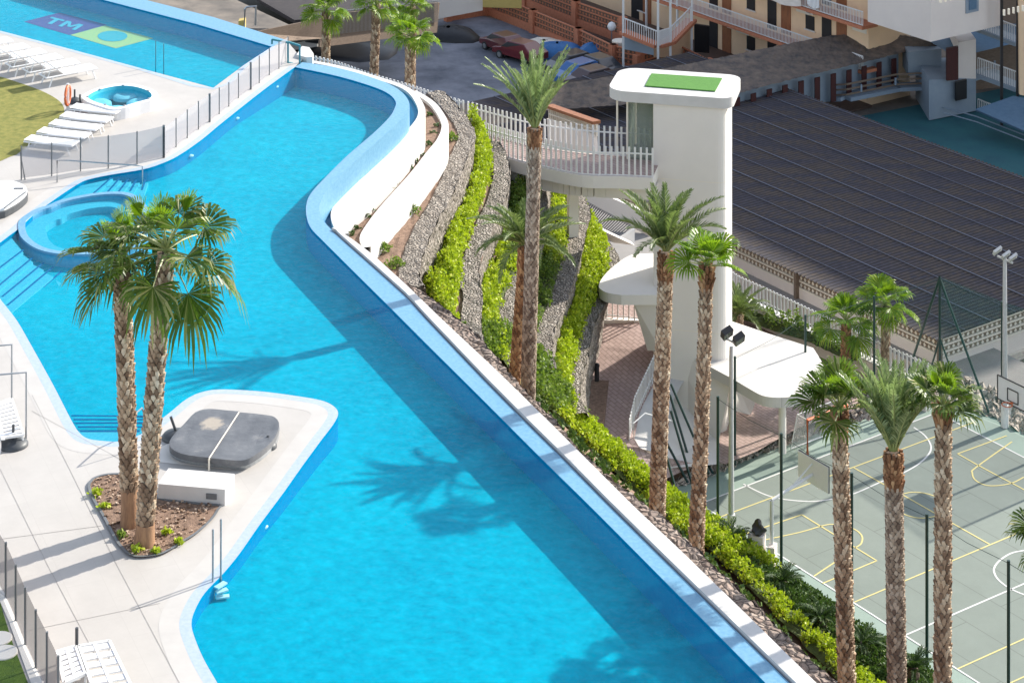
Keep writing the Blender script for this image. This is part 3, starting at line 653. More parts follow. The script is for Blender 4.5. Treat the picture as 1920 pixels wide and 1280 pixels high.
lines([c6([(160,830),(1640,278)]), c6([(300,930),(630,818)]), c6([(630,818),(1065,1085)]), c6([(1065,1085),(750,1217)]),
       c6([(410,965),(620,920),(760,880),(830,876),(930,900),(978,940),(975,985),(940,1010)]), c6([(700,1175),(835,1085)]),
       c6([(930,545),(1210,700),(1420,820),(1720,990)]), c6([(1210,700),(1270,688),(1350,695),(1420,722),(1470,780),(1420,822),(1330,838),(1260,828),(1212,810)]),
       c8([(590,690),(1960,112)]), c8([(1340,1175),(1960,895)]), c8([(1720,1279),(1960,1170)]),
       c6([(1820,360),(1535,465)]), c6([(1535,465),(1650,530),(2300,874)]), c6([(1850,395),(1640,545),(1620,575),(1635,615),(1690,645),(1760,650),(1850,635),(1920,600)])], 0.07, 'courtyellow', ZC-0.003)

# ---- pink walkway, lower paving, road behind
walk = [P(x, y, z) for x, y, z in [(1136,566,-14.6),(1124,650,-15.3),(1108,710,-15.9),(1100,800,-16.5),(1115,830,-16.7),(1165,860,-17.1),(1230,905,-17.9)]]
walkr = [P(x, y, z) for x, y, z in [(1300,580,-14.6),(1290,660,-15.2),(1240,695,-15.7),(1200,770,-16.3),(1188,830,-16.7),(1215,850,-17.1),(1310,870,-17.9)]]
struct(MB().ribbon(resample(walk, 24), resample(walkr, 24), nv=2).build('walkway', MT['pinkpave']))
struct(MB().sheet([pz([(1340,800),(1378,745),(1410,728),(1640,690),(1600,770),(1500,800),(1420,845),(1360,870),(1330,860)], -18.05)]).build('paving', MT['pinkpave']))
ground_sheet('road', [(1330,480),(1400,520),(1760,705),(1960,800),(1960,700),(1760,600),(1400,400),(1300,440)], -18.9, 'road')
ground_sheet('road', [(1000,330),(1230,450),(1330,520),(1330,600),(1130,560),(1090,430)], -16.5, 'road')
# parking yard and sports ground behind, in shade
ground_sheet('yard', [(560,70),(700,50),(900,30),(1010,55),(1230,165),(1240,420),(1000,330),(560,130)], ZG+0.01, 'asphalt')
ground_sheet('play_court', [(1500,240),(1960,150),(2100,420),(1960,345),(1700,280)], ZG+0.01, 'bluecourt')
ground_sheet('path', [(330,-20),(400,-20),(560,55),(420,52),(452,78),(380,40)], -14.0, 'earth')
# rocky bank between court and buildings
def rockbank(a, b, label, jit=0.16, nv=8, n=110, name='rock_bank'):
    A_ = resample(a, n); B_ = resample(b, n); mb = MB(); mb.ribbon(A_, B_, jit=jit, nv=nv)
    o = mb.build(name, MT['rocks']); o['kind'] = 'structure'; return o
rockbank([P(1240,925,ZC), P(1316,897,ZC), P(1390,866,ZC), P(1500,824,ZC), P(1620,788,ZC)], [P(1330,850,-18.2), P(1365,838,-18.2), P(1420,815,-18.25), P(1495,782,-18.25), P(1625,735,-18.25)], '')
rockbank([P(1620,788,ZC), P(1757,760,ZC), P(1855,780,ZC), P(1960,838,ZC), P(2200,960,ZC)], [P(1625,735,-18.25), P(1740,700,-18.25), P(1825,712,-18.15), P(1960,765,-18.15), P(2200,880,-18.15)], '')
for o in bpy.data.objects:
    if o.type == 'MESH' and 'water' in o.name:
        n = sum((q.normal.z*q.area for q in o.data.polygons), 0.0)
        if n < 0: o.data.flip_normals()

# ================================================================ TOWER, BRIDGE, CANOPIES
def fence_line(root, pts, h, pitch, pk=0.07, th=0.03, mat='whitepaint', rails=(0.25, 0.92), extra=0.0, names=('pickets', 'rails')):
    pts = [Vector(p) for p in pts]; Ltot = sum((b-a).length for a, b in zip(pts, pts[1:])); n = max(2, int(Ltot/pitch))
    q = resample(pts, n+1); mb = MB(); rl = MB()
    for i, p in enumerate(q):
        a = q[max(0, i-1)]; b = q[min(n, i+1)]; ang = math.atan2(b.y-a.y, b.x-a.x)
        mb.box((p.x, p.y, p.z+h/2), (pk, th, h), ang)
    for f in rails:
        rl = MB()
        for a, b in zip(q, q[1:]): rl.beam(a+Vector((0,0,h*f)), b+Vector((0,0,h*f)), 0.025, 0.05)
        rl.build('rail', MT[mat], root)
    mb.build(names[0], MT[mat], root)
RT = math.radians(-13)
e1 = Vector((math.cos(RT), math.sin(RT), 0)); e2 = Vector((-math.sin(RT), math.cos(RT), 0))
FL = Vector((XY(1225, 100), 100.0, 0))
def tw(u, v, z): return FL+e1*u+e2*v+Vector((0, 0, z))
def rrect(u0, u1, v0, v1, r, n=6, z=0):
    res = []
    rr = r if isinstance(r, tuple) else (r,)*4
    for (cu, cv, a0), q in zip([(u0, v0, 180), (u1, v0, 270), (u1, v1, 0), (u0, v1, 90)], rr):
        cu2 = cu+q if cu == u0 else cu-q; cv2 = cv+q if cv == v0 else cv-q
        for k in range(n+1):
            a = math.radians(a0+90*k/n); res.append(tw(cu2+q*math.cos(a), cv2+q*math.sin(a), z))
    return res
tower = thing('lift_tower', tw(0, 0, -15), 'tall white lift tower with an overhanging flat roof and a green turf patch on top', 'tower')
MB().prism([rrect(0, 3.30, 0, 2.7, (0.02, 0.45, 0.45, 0.02), 6)], -18.2, -3.35).build('shaft', MT['cream'], tower)
MB().prism([rrect(-2.15, 3.62, -0.12, 3.5, (0.9, 0.55, 0.7, 0.9), 8)], -3.38, -2.9).build('roof', MT['white'], tower, bevel=0.03)
tf = C(1100,0,4.571,[(555,640),(1160,680),(1100,790),(500,745)])
MB().prism([[P(x, y, -2.9) for x, y in tf][::-1]], -2.89, -2.84).build('turf_patch', MT['turf'], tower)
for jz in (-6.8, -10.3, -13.6):
    jp = rrect(-0.003, 3.303, -0.003, 2.703, (0.02, 0.45, 0.45, 0.02), 6); MB().prism([jp], jz, jz+0.03, top=False, bottom=False).build('panel_joint', MT['lattice'], tower)
gl = MB(); gl.box(tw(-0.66, 0.5, -4.78), (1.24, 0.03, 2.75), RT); gl.box(tw(-0.06, 1.6, -4.78), (0.03, 2.0, 2.75), RT); gl.box(tw(-1.32, 1.6, -4.78), (0.03, 2.0, 2.75), RT); gl.build('glass_panel', MT['glass'], tower)
for u, v in ((-1.75, 0.45), (-1.28, 0.45), (-0.03, 0.40), (-1.28, 2.6)):
    MB().box(tw(u, v, -4.75), (0.08, 0.08, 2.85), RT).build('post', MT['lattice'], tower)
MB().box(tw(0.0, 1.5, -4.78), (0.04, 1.3, 2.3), RT).build('lift_door', MT['steel'], tower)

near_b = [(884,276),(915,286),(965,301),(1030,317),(1093,329),(1165,331),(1224,334)]
far_b = [(870,240),(905,249),(984,270),(1078,285),(1165,292),(1224,295),(1240,296)]
NB = resample(smooth(pz(near_b, -6.2), 4), 40); FB = resample(smooth(pz(far_b, -6.2), 4), 40)
bridge = thing('footbridge', NB[20], 'curved footbridge with pink paving and white picket railings leading to the lift tower', 'bridge')
MB().prism([NB+FB[::-1]], -6.75, -6.2, mi=0).build('deck', MT['cream'], bridge)
MB().ribbon([p+Vector((0,0.06,0.005)) for p in NB], [p+Vector((0,-0.05,0.005)) for p in FB]).build('paving', MT['pinkpave'], bridge)
bb = MB(); 
for i in range(0, 39): bb.beam(NB[i].lerp(FB[i], 0.5)+Vector((0,0,-1.0)), NB[i+1].lerp(FB[i+1], 0.5)+Vector((0,0,-1.0)), 1.3, 0.5)
bb.build('beam', MT['cream'], bridge)
for fx in (975, 1010, 1075):
    c = P(fx, 330, -6.9); MB().box((c.x, c.y+1.0, -11.5), (0.45, 0.45, 9.2), 0.2).build('pier', MT['cream'], bridge)
def railing(pts, label_name='railing'):
    r = MB(); pts = [Vector(p) for p in pts]; Lt = sum((b-a).length for a, b in zip(pts, pts[1:])); n = int(Lt/0.26); q = resample(pts, n+1)
    for i, p in enumerate(q):
        a = q[max(0, i-1)]; b = q[min(n, i+1)]; ang = math.atan2(b.y-a.y, b.x-a.x); r.box((p.x, p.y, p.z+0.70), (0.09, 0.035, 1.4), ang)
    for f in (0.12, 1.12):
        for a, b in zip(q, q[1:]): r.beam(a+Vector((0,0,f)), b+Vector((0,0,f)), 0.03, 0.06)
    return r
railing([p+Vector((0.0,0.12,-0.1)) for p in NB]).build('railing', MT['whitepaint'], bridge)
railing([p+Vector((0.0,-0.1,-0.05)) for p in FB[1:-2]]).build('railing', MT['whitepaint'], bridge)

# picket fence along the outer path, from the pool corner to the bridge
pf = thing('picket_fence', P(700,170,-5.6), 'long white picket fence beside the outer path, from the pool corner to the footbridge', 'fence')
fence_line(pf, smooth(pz([(560,150),(620,162),(700,190),(770,211),(833,232),(868,242)], -5.7), 4), 1.35, 0.26, 0.12, 0.04)
pf.location = pf.location
struct(MB().ribbon(resample(pz([(560,150),(620,162),(700,190),(770,211),(833,232),(872,243)], -5.72), 30), resample(pz([(600,230),(700,250),(780,270),(850,300),(888,280)], -5.72), 30)).build('path', MT['pinkpave']))
struct(MB().prism([pz([(560,150),(620,162),(700,190),(770,211),(833,232),(872,243),(888,280),(850,300),(700,260),(600,240)], -5.9)], -19.9, -5.75).build('hillside', MT['earth']))
# outer end blocks of white curb beside the pool corner
cb = MB(); cb.prism([pz([(556,108),(566,92),(580,94),(588,106),(586,112),(575,113)], 0.0)], -4.0, 0.12); tag(cb.build('curb_wall', MT['white']), 'white block at the far corner of the main pool beside the teal gate', 'wall')

# left canopy (entrance of the walkway)
lc = [(1237,476),(1225,475),(1189,476),(1171,484),(1147,502),(1130,520),(1123,534),(1126,542),(1140,549),(1165,553),(1225,553),(1245,553)]
canl = thing('entrance_canopy', P(1180,540,-12), 'small rounded white canopy on the left foot of the lift tower, half in shade', 'canopy')
MB().prism([pz(lc[:3], -11.7)+smooth(pz(lc[2:10], -11.7), 4)[1:]+pz(lc[10:], -11.7)], -12.15, -11.7).build('roof', MT['cream'], canl, bevel=0.02)
fn = MB(); a, b = PY(1187,566,99.3), PY(1240,566,99.0); c, d = PY(1240,658,99.2), PY(1214,657,99.6)
for dy in (0, 0.5): fn.add([p+Vector((0,dy,0)) for p in (a, b, c, d)], [(0,1,2,3)])
fn.f += [(0,4,7,3),(1,5,6,2),(3,2,6,7)]; fn.m += [0,0,0]; fn.build('support_wall', MT['cream'], canl)
# right canopy
rc_px = [(1290,650),(1366,600),(1440,625),(1525,652),(1545,690),(1530,718),(1510,733),(1485,743),(1455,745),(1429,741),(1404,728),(1370,708),(1323,683),(1296,668)]
canr = thing('large_canopy', P(1420,680,-15), 'large flat white canopy with rounded front at the right foot of the lift tower', 'canopy')
RCT = pz(rc_px[:4], -14.8)[:3]+smooth(pz(rc_px[3:13], -14.8), 4)+pz(rc_px[13:], -14.8); MB().prism([RCT], -15.25, -14.8).build('roof', MT['canopytile'], canr, bevel=0.02)
MB().tube([P(1478,735,-15.25)+Vector((-0.2,0.5,0)), P(1478,735,-15.25)+Vector((-0.2,0.5,-2.9))], 0.17, 14).build('column', MT['cream'], canr, smooth=True)
def wallpanel(px, Y0, Y1, thick=0.3):
    """px: top-left, top-right, bottom-right, bottom-left; Y0, Y1 distances at the left and right end"""
    m = MB(); q = [PY(px[0][0], px[0][1], Y0), PY(px[1][0], px[1][1], Y1), PY(px[2][0], px[2][1], Y1), PY(px[3][0], px[3][1], Y0)]
    for dy in (0, thick): m.add([p+Vector((0, dy, 0)) for p in q], [(0,1,2,3)])
    m.f += [(0,4,5,1),(1,5,6,2),(2,6,7,3),(3,7,4,0)]; m.m += [0]*4; return m
wallpanel([(1268,664),(1372,705),(1348,826),(1268,792)], 100.2, 98.2).build('support_wall', MT['cream'], canr)
wallpanel([(1374,708),(1420,742),(1408,778),(1378,770)], 100.2, 101.2).build('support_wall', MT['cream'], canr)
# white stair ramp with railing beside the walkway
rampw = thing('stair_ramp', P(1200,800,-17), 'white stair ramp with a pale picket railing dropping beside the pink walkway', 'ramp')
rp0 = [P(1236,690,-15.6), P(1213,740,-16.1), P(1190,790,-16.5), P(1180,834,-16.9)]; rp1 = [P(1290,700,-15.7), P(1262,750,-16.3), P(1250,800,-16.9), P(1235,850,-17.4)]
MB().ribbon(resample(rp0, 16), resample(rp1, 16)).build('ramp_floor', MT['white'], rampw)
fence_line(rampw, rp0, 1.15, 0.2, 0.06, 0.03)
tq2 = MB(); tq2.tube([P(1188,836,-17.0), P(1188,836,-17.0)+Vector((0,0,1.0)), P(1205,800,-16.4)+Vector((0.1,0,0.6)), P(1262,815,-17.0)+Vector((0,0,0.6))], 0.03, 6).build('handrail', MT['whitepaint'], rampw)
struct(MB().sheet([[P(1225,880,-17.6), P(1262,720,-16.6), P(1345,812,-17.85), P(1345,870,-17.95)]]).build('paving', MT['cream']))
sm = thing('low_railing', P(1165,600,-15), 'short white picket railing under the left canopy at the end of the walkway', 'railing')
fence_line(sm, [P(1138,600,-14.9), P(1200,607,-14.9)], 1.0, 0.24, 0.06, 0.03)
cw = MB(); cw.box(P(1168,607,-15.0)+Vector((0,0,0.05)), (1.8, 0.3, 0.35)); cw.build('curb', MT['cream'], sm)
# bollard lamp on the walkway
bl = MB(); c = P(1119,722,-16.1); bl.lathe((c.x, c.y, c.z), [(0.11,0),(0.11,0.85),(0.13,0.86),(0.13,0.95),(0.05,1.0)], 12); tag(bl.build('bollard', MT['blacklamp']), 'black bollard on the pink walkway beside the outermost stone wall', 'bollard')

# white picket fence on a wall to the right of the tower
pr = thing('picket_fence', P(1500,620,-18), 'white picket fence on a low cream wall, right of the tower', 'fence')
rl_ = smooth(pz([(1372,545),(1386,555),(1440,580),(1500,609),(1560,638),(1640,678),(1740,722)], -17.3), 3)
fence_line(pr, rl_, 1.05, 0.25, 0.10, 0.04)
q = MB(); 
for a, b in zip(rl_, rl_[1:]): q.beam(a+Vector((0,0,-0.75)), b+Vector((0,0,-0.75)), 0.3, 1.4)
q.build('wall_base', MT['cream'], pr)
q = MB()
for a, b in zip(rl_, rl_[1:]): q.beam(a+Vector((0,0,-0.02)), b+Vector((0,0,-0.02)), 0.42, 0.08)
q.build('wall_cap', MT['white'], pr)
struct(MB().sheet([pz([(1355,600),(1372,560),(1500,625),(1640,695),(1700,730),(1640,760),(1520,700)], -18.3)]).build('planter_soil', MT['soil']))

# ================================================================ LONG BUILDING WITH CORRUGATED ROOF
ZR = -17.5
RA = P(1028,300,ZR); 
cornerR = P(1760,640,ZR); da = Vector((math.cos(AXA), math.sin(AXA), 0)); db = Vector((math.cos(AXB), math.sin(AXB), 0))
Lb = 44.0; La = 20.7
O = cornerR-db*Lb                         # far-left end of the front eave
def rf(u, v, z=0): return O+db*u+da*v+Vector((0, 0, z))
hall = thing('roofed_hall', cornerR, 'long low building under a vast dark corrugated roof with patterned block walls', 'building')
mb = MB(); sheet = 1.85; rise = 0.02
per = 0.30; nu = int(Lb/per)*4
for r in range(int(La/sheet)+1):
    v0 = r*sheet-0.05; v1 = min(La, (r+1)*sheet); zb = rise*r*sheet*0.3+0.06
    k = len(mb.v)
    for i in range(nu+1):
        u = Lb*i/nu; h = 0.06*(0, 1, 0, -1)[i % 4]; a = rf(u, v0, zb+h); b = rf(u, v1, zb+h); mb.v += [tuple(a), tuple(b)]
    for i in range(nu): mb.f.append((k+2*i, k+2*i+2, k+2*i+3, k+2*i+1)); mb.m.append(1 if i % 4 in (2,) else 0)  # groove faces take the darker sheet, their shade put into the colour
mb.build('roof', [MT['roof'], MT['roofdark']], hall)
rr = MB()
for r in range(1, int(La/sheet)+1):
    rr.beam(rf(0, r*sheet, rise*r*sheet*0.3+0.125), rf(Lb, r*sheet, rise*r*sheet*0.3+0.125), 0.035 if r % 2 else 0.07, 0.012)
rr.build('sheet_overlap', MT['roofedge'], hall)
def blockwall(mb_l, mb_b, a, b, z0, z1, back, nrm, cell=0.30, th=0.05):
    """pierced block grille from a to b"""
    a, b = Vector(a), Vector(b); t = (b-a); ln = t.length; t.normalize(); n = int(ln/cell); rows = max(1, round((z1-z0)/cell)); rh = (z1-z0)/rows
    for j in range(rows+1): mb_l.beam(a+Vector((0,0,z0+j*rh)), b+Vector((0,0,z0+j*rh)), 0.12, th)
    for i in range(n+1):
        p = a+t*(ln*i/n); mb_l.box((p.x, p.y, (z0+z1)/2), (th, 0.118, z1-z0-th), math.atan2(t.y, t.x))
    for i in range(n):
        for j in range(rows):
            p = a+t*(ln*(i+0.5)/n); zc = z0+(j+0.5)*rh; h = rh*0.32; w_ = t*(cell*0.32)
            o2 = nrm*0.05
            mb_l.add([p+o2+Vector((0,0,zc-h)), p+o2+w_+Vector((0,0,zc)), p+o2+Vector((0,0,zc+h)), p+o2-w_+Vector((0,0,zc))], [(0,1,2,3)])
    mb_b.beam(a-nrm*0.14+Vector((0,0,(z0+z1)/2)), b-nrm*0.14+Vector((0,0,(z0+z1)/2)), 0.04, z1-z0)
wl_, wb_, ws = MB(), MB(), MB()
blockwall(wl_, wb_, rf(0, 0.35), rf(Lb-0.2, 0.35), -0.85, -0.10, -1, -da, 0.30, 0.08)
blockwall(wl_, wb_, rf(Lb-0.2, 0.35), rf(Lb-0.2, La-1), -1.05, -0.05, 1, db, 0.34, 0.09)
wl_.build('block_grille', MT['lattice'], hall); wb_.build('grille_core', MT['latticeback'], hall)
ws.beam(rf(0, 0.4, -1.95), rf(Lb-0.3, 0.4, -1.95), 0.2, 2.2); ws.beam(rf(Lb-0.3, 0.45, -2.1), rf(Lb-0.3, La-1, -2.1), 0.2, 2.1); ws.build('wall', MT['facadewhite'], hall)
for u in (6, 15, 24, 33.5, 43.9):
    MB().box(rf(u, 0.18, -1.0), (0.18, 0.22, 2.1), AXB).build('downpipe', MT['brownwall'], hall)
wnd = MB(); wnd.box(rf(Lb-0.12, 9.5, -2.7), (0.12, 3.2, 0.9), AXB); wnd.build('window', MT['bluewall'], hall)
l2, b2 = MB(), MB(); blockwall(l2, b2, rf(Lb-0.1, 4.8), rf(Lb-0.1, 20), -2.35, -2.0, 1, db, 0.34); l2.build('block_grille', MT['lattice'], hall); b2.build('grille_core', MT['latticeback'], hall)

kio = thing('block_kiosk', PY(1070,240,126), 'low cream wall with pierced blocks under a brown ledge, behind the footbridge railing', 'wall')
l5, b5 = MB(), MB(); ka, kb = PY(1030,223,128), PY(1119,255,123); kd = (kb-ka).normalized(); kn = Vector((kd.y, -kd.x, 0))
if kn.y > 0: kn = -kn
l6 = MB(); nk = 24
for i in range(nk+1):
    q_ = ka.lerp(kb, i/nk); l5.box((q_.x, q_.y, q_.z+0.32), (0.06, 0.1, 0.66), math.atan2(kd.y, kd.x))
for j in range(3): l5.beam(ka+Vector((0,0,0.02+0.3*j)), kb+Vector((0,0,0.02+0.3*j)), 0.12, 0.06)
l5.build('block_grille', MT['lattice'], kio)
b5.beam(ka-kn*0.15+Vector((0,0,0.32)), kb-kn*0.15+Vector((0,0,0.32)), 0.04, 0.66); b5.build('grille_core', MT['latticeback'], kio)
l6.beam(ka+Vector((0,0,0.75)), kb+Vector((0,0,0.75)), 0.5, 0.16); l6.build('ledge', MT['wood'], kio)
l6 = MB(); l6.beam(ka+Vector((0,0,-1.2)), kb+Vector((0,0,-1.2)), 0.2, 2.4); l6.build('wall', MT['facadewhite'], kio)
# ramp house with sloping grey roof under the bridge
rh = thing('ramp_house', P(1150,400,-16), 'low cream building with a sloping grey ribbed roof behind the terraces, under the footbridge', 'building')
m_ = MB(); ra = [P(1085,372,-14.6), P(1185,425,-14.6), P(1150,455,-16.0), P(1070,400,-16.0)]
k = 26
for i in range(k):
    a = ra[0].lerp(ra[1], i/k); b = ra[0].lerp(ra[1], (i+0.55)/k); c = ra[3].lerp(ra[2], (i+0.55)/k); d = ra[3].lerp(ra[2], i/k); e = ra[0].lerp(ra[1], (i+1)/k); f = ra[3].lerp(ra[2], (i+1)/k)
    m_.add([a+Vector((0,0,.08)), b+Vector((0,0,.08)), c+Vector((0,0,.08)), d+Vector((0,0,.08)), b, e, f, c], [(0,1,2,3),(4,5,6,7)])
m_.build('roof', MT['roofedge'], rh)
wallpanel([(1085,345),(1226,405),(1226,440),(1085,375)], 121, 119).build('wall', MT['cream'], rh)
wallpanel([(1060,400),(1150,455),(1190,430),(1190,460)], 112, 113).build('wall', MT['cream'], rh)

# ================================================================ OLD HOUSES AND APARTMENTS BEHIND (all in shade)
def slabroof(root, px, z, th, mat, name='roof'): MB().prism([pz(px, z)], z-th, z).build(name, MT[mat], root)
# long gallery with the dark tiled roof
gal = thing('gallery_house', P(1600,150,-18), 'narrow gallery house with a dark tiled roof, dark red shutters and a brown balcony', 'building')
gr = MB(); e0, e1_ = P(1040,250,-16.2), P(1560,128,-16.2)
r0 = [P(1010,208,-16.4), P(1255,190,-16.4), P(1378,177,-16.4), P(1500,145,-16.4), P(1600,122,-16.4), P(1700,97,-16.4), P(1762,90,-16.4)]
r1 = [P(1000,165,-15.6), P(1250,128,-15.6), P(1330,112,-15.6), P(1430,92,-15.6), P(1560,66,-15.6), P(1650,60,-15.6), P(1740,74,-15.6)]
gr.ribbon(resample(r0, 150), resample(r1, 150), jit=0.03, nv=14); gr.build('roof', MT['tileroof'], gal)
gw = MB(); wl2 = [p+da*0.0+db*-0.9+Vector((0,0,-1.25)) for p in r0[2:6]]
for a, b in zip(wl2, wl2[1:]): gw.beam(a, b, 0.2, 2.3)
gw.build('wall', MT['bluewall'], gal)
tot = resample(r0[2:6], 23)
for i in range(1, 22, 2):
    a, b = tot[i], tot[i+1]; m = MB(); c = (a+b)/2; d = b-a
    m.box((c.x-0.65, c.y-0.08, -17.75), (d.length*0.62, 0.08, 1.9), math.atan2(d.y, d.x)); m.build('shutter', MT['darkred'], gal)
bal = [P(1545,185,-19.0), P(1585,183,-18.6), P(1680,164,-18.6), P(1765,160,-18.6), P(1862,132,-18.6)]
bm_ = MB(); 
for a, b in zip(bal, bal[1:]): bm_.beam(a, b, 1.2, 0.25)
bm_.build('balcony_floor', MT['bluewall'], gal)
bm_ = MB()
for a, b in zip(bal, bal[1:]):
    for h in (0.35, 0.7, 1.05): bm_.beam(a+Vector((0,-0.5,h)), b+Vector((0,-0.5,h)), 0.05, 0.12)
bm_.build('balcony_rail', MT['brownwall'], gal)
bm_ = MB()
for p in resample(bal, 6): bm_ = MB(); bm_.box((p.x, p.y-0.55, p.z+0.6), (0.12, 0.12, 0.5)); bm_.build('balcony_post', MT['bluewall'], gal)
wallpanel([(1703,98),(1765,92),(1765,142),(1703,142)], 152, 153, 3.0).build('wall', MT['bluewall'], gal)
wallpanel([(1742,150),(1830,148),(1830,208),(1742,226)], 149, 151, 5.0).build('wall', MT['bluewall'], gal)
wallpanel([(1797,80),(1830,74),(1830,150),(1797,152)], 150.5, 151, 4.0).build('wall', MT['facadewhite'], gal)
wallpanel([(1775,92),(1797,88),(1797,150),(1775,152)], 149.3, 149.6).build('door', MT['darkred'], gal)
wallpanel([(1792,155),(1813,150),(1813,185),(1792,190)], 149.6, 149.9).build('window', MT['dark'], gal)
# white block
wb = thing('apartment_block', P(1745,70,-16), 'plain white apartment block corner above the dark tiled roof', 'building')
E0 = P(1745,79,-13.5); u1 = Vector((-db.x, -db.y, 0)); 
body = MB(); A0 = E0; A1 = E0+u1*5.9; A2 = A1+da*7; A3 = E0+da*7
body.prism([[A0, A3, A2, A1]], -13.5, 3).build('wall', MT['facadewhite'], wb)
wp = MB(); c = E0+da*3.9+Vector((0,0,2.4)); c = Vector((c.x, c.y, -11.4))+db*0.03; wp.box(c, (0.1, 1.2, 1.5), AXB-0); wp.build('window', MT['bluewall'], wb)
wp = MB(); wp.box(c+db*0.06, (0.08, 0.7, 1.1), AXB); wp.build('window_pane', MT['skyblue'], wb)
sb = MB(); s0, s1 = P(1745,79,-15.6), P(1872,48,-15.6)
sb.add([s0, s0+da*9, s0+da*9+db*2.4+Vector((0,0,-0.5)), s0+db*2.4+Vector((0,0,-0.5))], [(0,1,2,3)]); sb.build('awning', MT['skyblue'], wb)
# brown balconies at the far right
rbk = thing('balcony_block', P(1880,100,-16), 'brown shaded apartment front with stacked white railed balconies at the right edge', 'building')
wallpanel([(1828,-40),(1960,-20),(1960,190),(1828,215)], 156, 158).build('wall', MT['brownwall'], rbk)
for (y0, y1) in ((17, 50), (103, 135), (180, 215)):
    a, b, z = P(1830, y0+32, -13), P(1912, y1+26, -13), 0
    a, b = PY(1830, y0+32, 152), PY(1912, y1+30, 150)
    m = MB(); m.beam(a, b, 1.4, 0.25); m.build('balcony_floor', MT['bluewall'], rbk)
    fl_ = MB(); q = resample([a, b], 26)
    for p in q: fl_.box((p.x, p.y-0.6, p.z+0.6), (0.05, 0.05, 1.1))
    fl_.beam(a+Vector((0,-0.6,1.15)), b+Vector((0,-0.6,1.15)), 0.07, 0.07); fl_.build('balcony_rail', MT['whitepaint'], rbk)
for x in (1878, 1908): 
    c = PY(x, 100, 148); MB().box((c.x, c.y, -14), (0.18, 0.18, 14)).build('post', MT['blacklamp'], rbk)
wallpanel([(1910,-40),(1990,-40),(1990,190),(1912,178)], 146, 145).build('wall', MT['facade'], rbk)
# blue awning sheet at the right
aw = MB(); q = [P(1828,205,-18.2), P(1900,180,-17.8), P(1990,196,-17.8), P(1990,270,-18.6), P(1925,248,-18.6)]
aw.add(q, [(0,1,2,3,4)]); aw.add([p+Vector((0,0,-0.1)) for p in q], [(4,3,2,1,0)]); tag(aw.build('awning', MT['skyblue']), 'pale blue ribbed awning at the right edge above the dark court', 'awning')
gf = thing('goal_frame', P(1800,230,ZG), 'thin white metal barrier rails on the shaded blue court', 'railing')
for dy in (0, 10): m = MB(); m.tube([P(1768,201+dy,-19.2), P(1832,219+dy,-19.2), P(1925,255+dy,-19.2)], 0.04, 6); m.build('rail', MT['bluewall'], gf)

# main apartment front with walkways
Q0 = P(1386,109,-20.0)
def ap(u, w_, z): return Q0+db*u-da*w_+Vector((0, 0, z))      # u along the front, w_ towards the viewer, z above ground
apt = thing('apartment_building', ap(0, 0, 0), 'cream apartment building with open walkways and white railings at the top of the picture', 'building')
def abox(mb, u0, u1, w0, w1, z0, z1):
    c = ap((u0+u1)/2, (w0+w1)/2, (z0+z1)/2); mb.box(c, (u1-u0, w1-w0, z1-z0), AXB)
m = MB(); abox(m, -30, 13.7, -4, 0, 0, 12); m.build('wall', MT['facade'], apt)
m = MB()
for z in (2.85, 5.9, 8.9): abox(m, -9.5, 14.6, 0.02, 1.5, z-0.22, z)
m.build('walkway_slab', MT['terracotta'], apt)
for z in (2.85, 5.9, 8.9):
    m = MB(); m.beam(ap(-9.5, 1.45, z+1.02), ap(14.6, 1.45, z+1.02), 0.06, 0.07); m.beam(ap(-9.5, 1.45, z+0.1), ap(14.6, 1.45, z+0.1), 0.05, 0.05)
    for i in range(160): 
        p = ap(-9.5+24.1*i/159, 1.45, z+0.55); m.box(p, (0.045, 0.03, 0.95), AXB)
    m.build('railing', MT['whitepaint'], apt)
for z in (0, 3.0, 6.05):
    for u in (-22, -13, -3.4, 3.2, 9.0):
        m = MB(); abox(m, u, u+0.95, -0.02, 0.05, z, z+2.1); m.build('doorway', MT['dark'], apt)
        m = MB(); abox(m, u+1.5, u+2.5, -0.02, 0.06, z, z+2.1); m.build('door', MT['wood'], apt)
        m = MB(); abox(m, u+3.1, u+4.5, -0.02, 0.04, z+1.9, z+2.3); m.build('vent_grille', MT['lattice'], apt)
m = MB()
for u in (-9.4, -5.6): abox(m, u, u+0.14, 1.38, 1.5, 0, 12)
m.build('column', MT['whitepaint'], apt)
m = MB(); abox(m, -30, 14, 0, 5.5, -0.02, 0.12); m.build('terrace_floor', MT['floorbrown'], apt)
sp = [PY(1168,60,159), PY(1233,86,157), PY(1256,79,158), PY(1296,38,162)]
for a_, b_ in zip(sp, sp[1:]):
    m = MB(); m.beam(a_, b_, 0.9, 0.22); m.build('stair_slab', MT['terracotta'], apt)
    m = MB(); q_ = resample([a_, b_], 16)
    for p_ in q_: m.box((p_.x, p_.y-0.4, p_.z+0.6), (0.05, 0.04, 1.05))
    m.beam(a_+Vector((0,-0.4,1.12)), b_+Vector((0,-0.4,1.12)), 0.06, 0.07); m.build('stair_railing', MT['whitepaint'], apt)
for p_ in sp:
    m = MB(); m.box((p_.x, p_.y-0.45, -14), (0.16, 0.16, 13)); m.build('column', MT['whitepaint'], apt)
wallpanel([(1168,64),(1226,86),(1226,104),(1168,92)], 159.5, 158).build('block_screen', MT['bluewall'], apt)
wallpanel([(1226,86),(1296,44),(1296,108),(1226,108)], 158.5, 162.5).build('stair_wall', MT['facade'], apt)
wallpanel([(1302,46),(1330,50),(1330,100),(1302,98)], 162.5, 163).build('dark_recess', MT['dark'], apt)
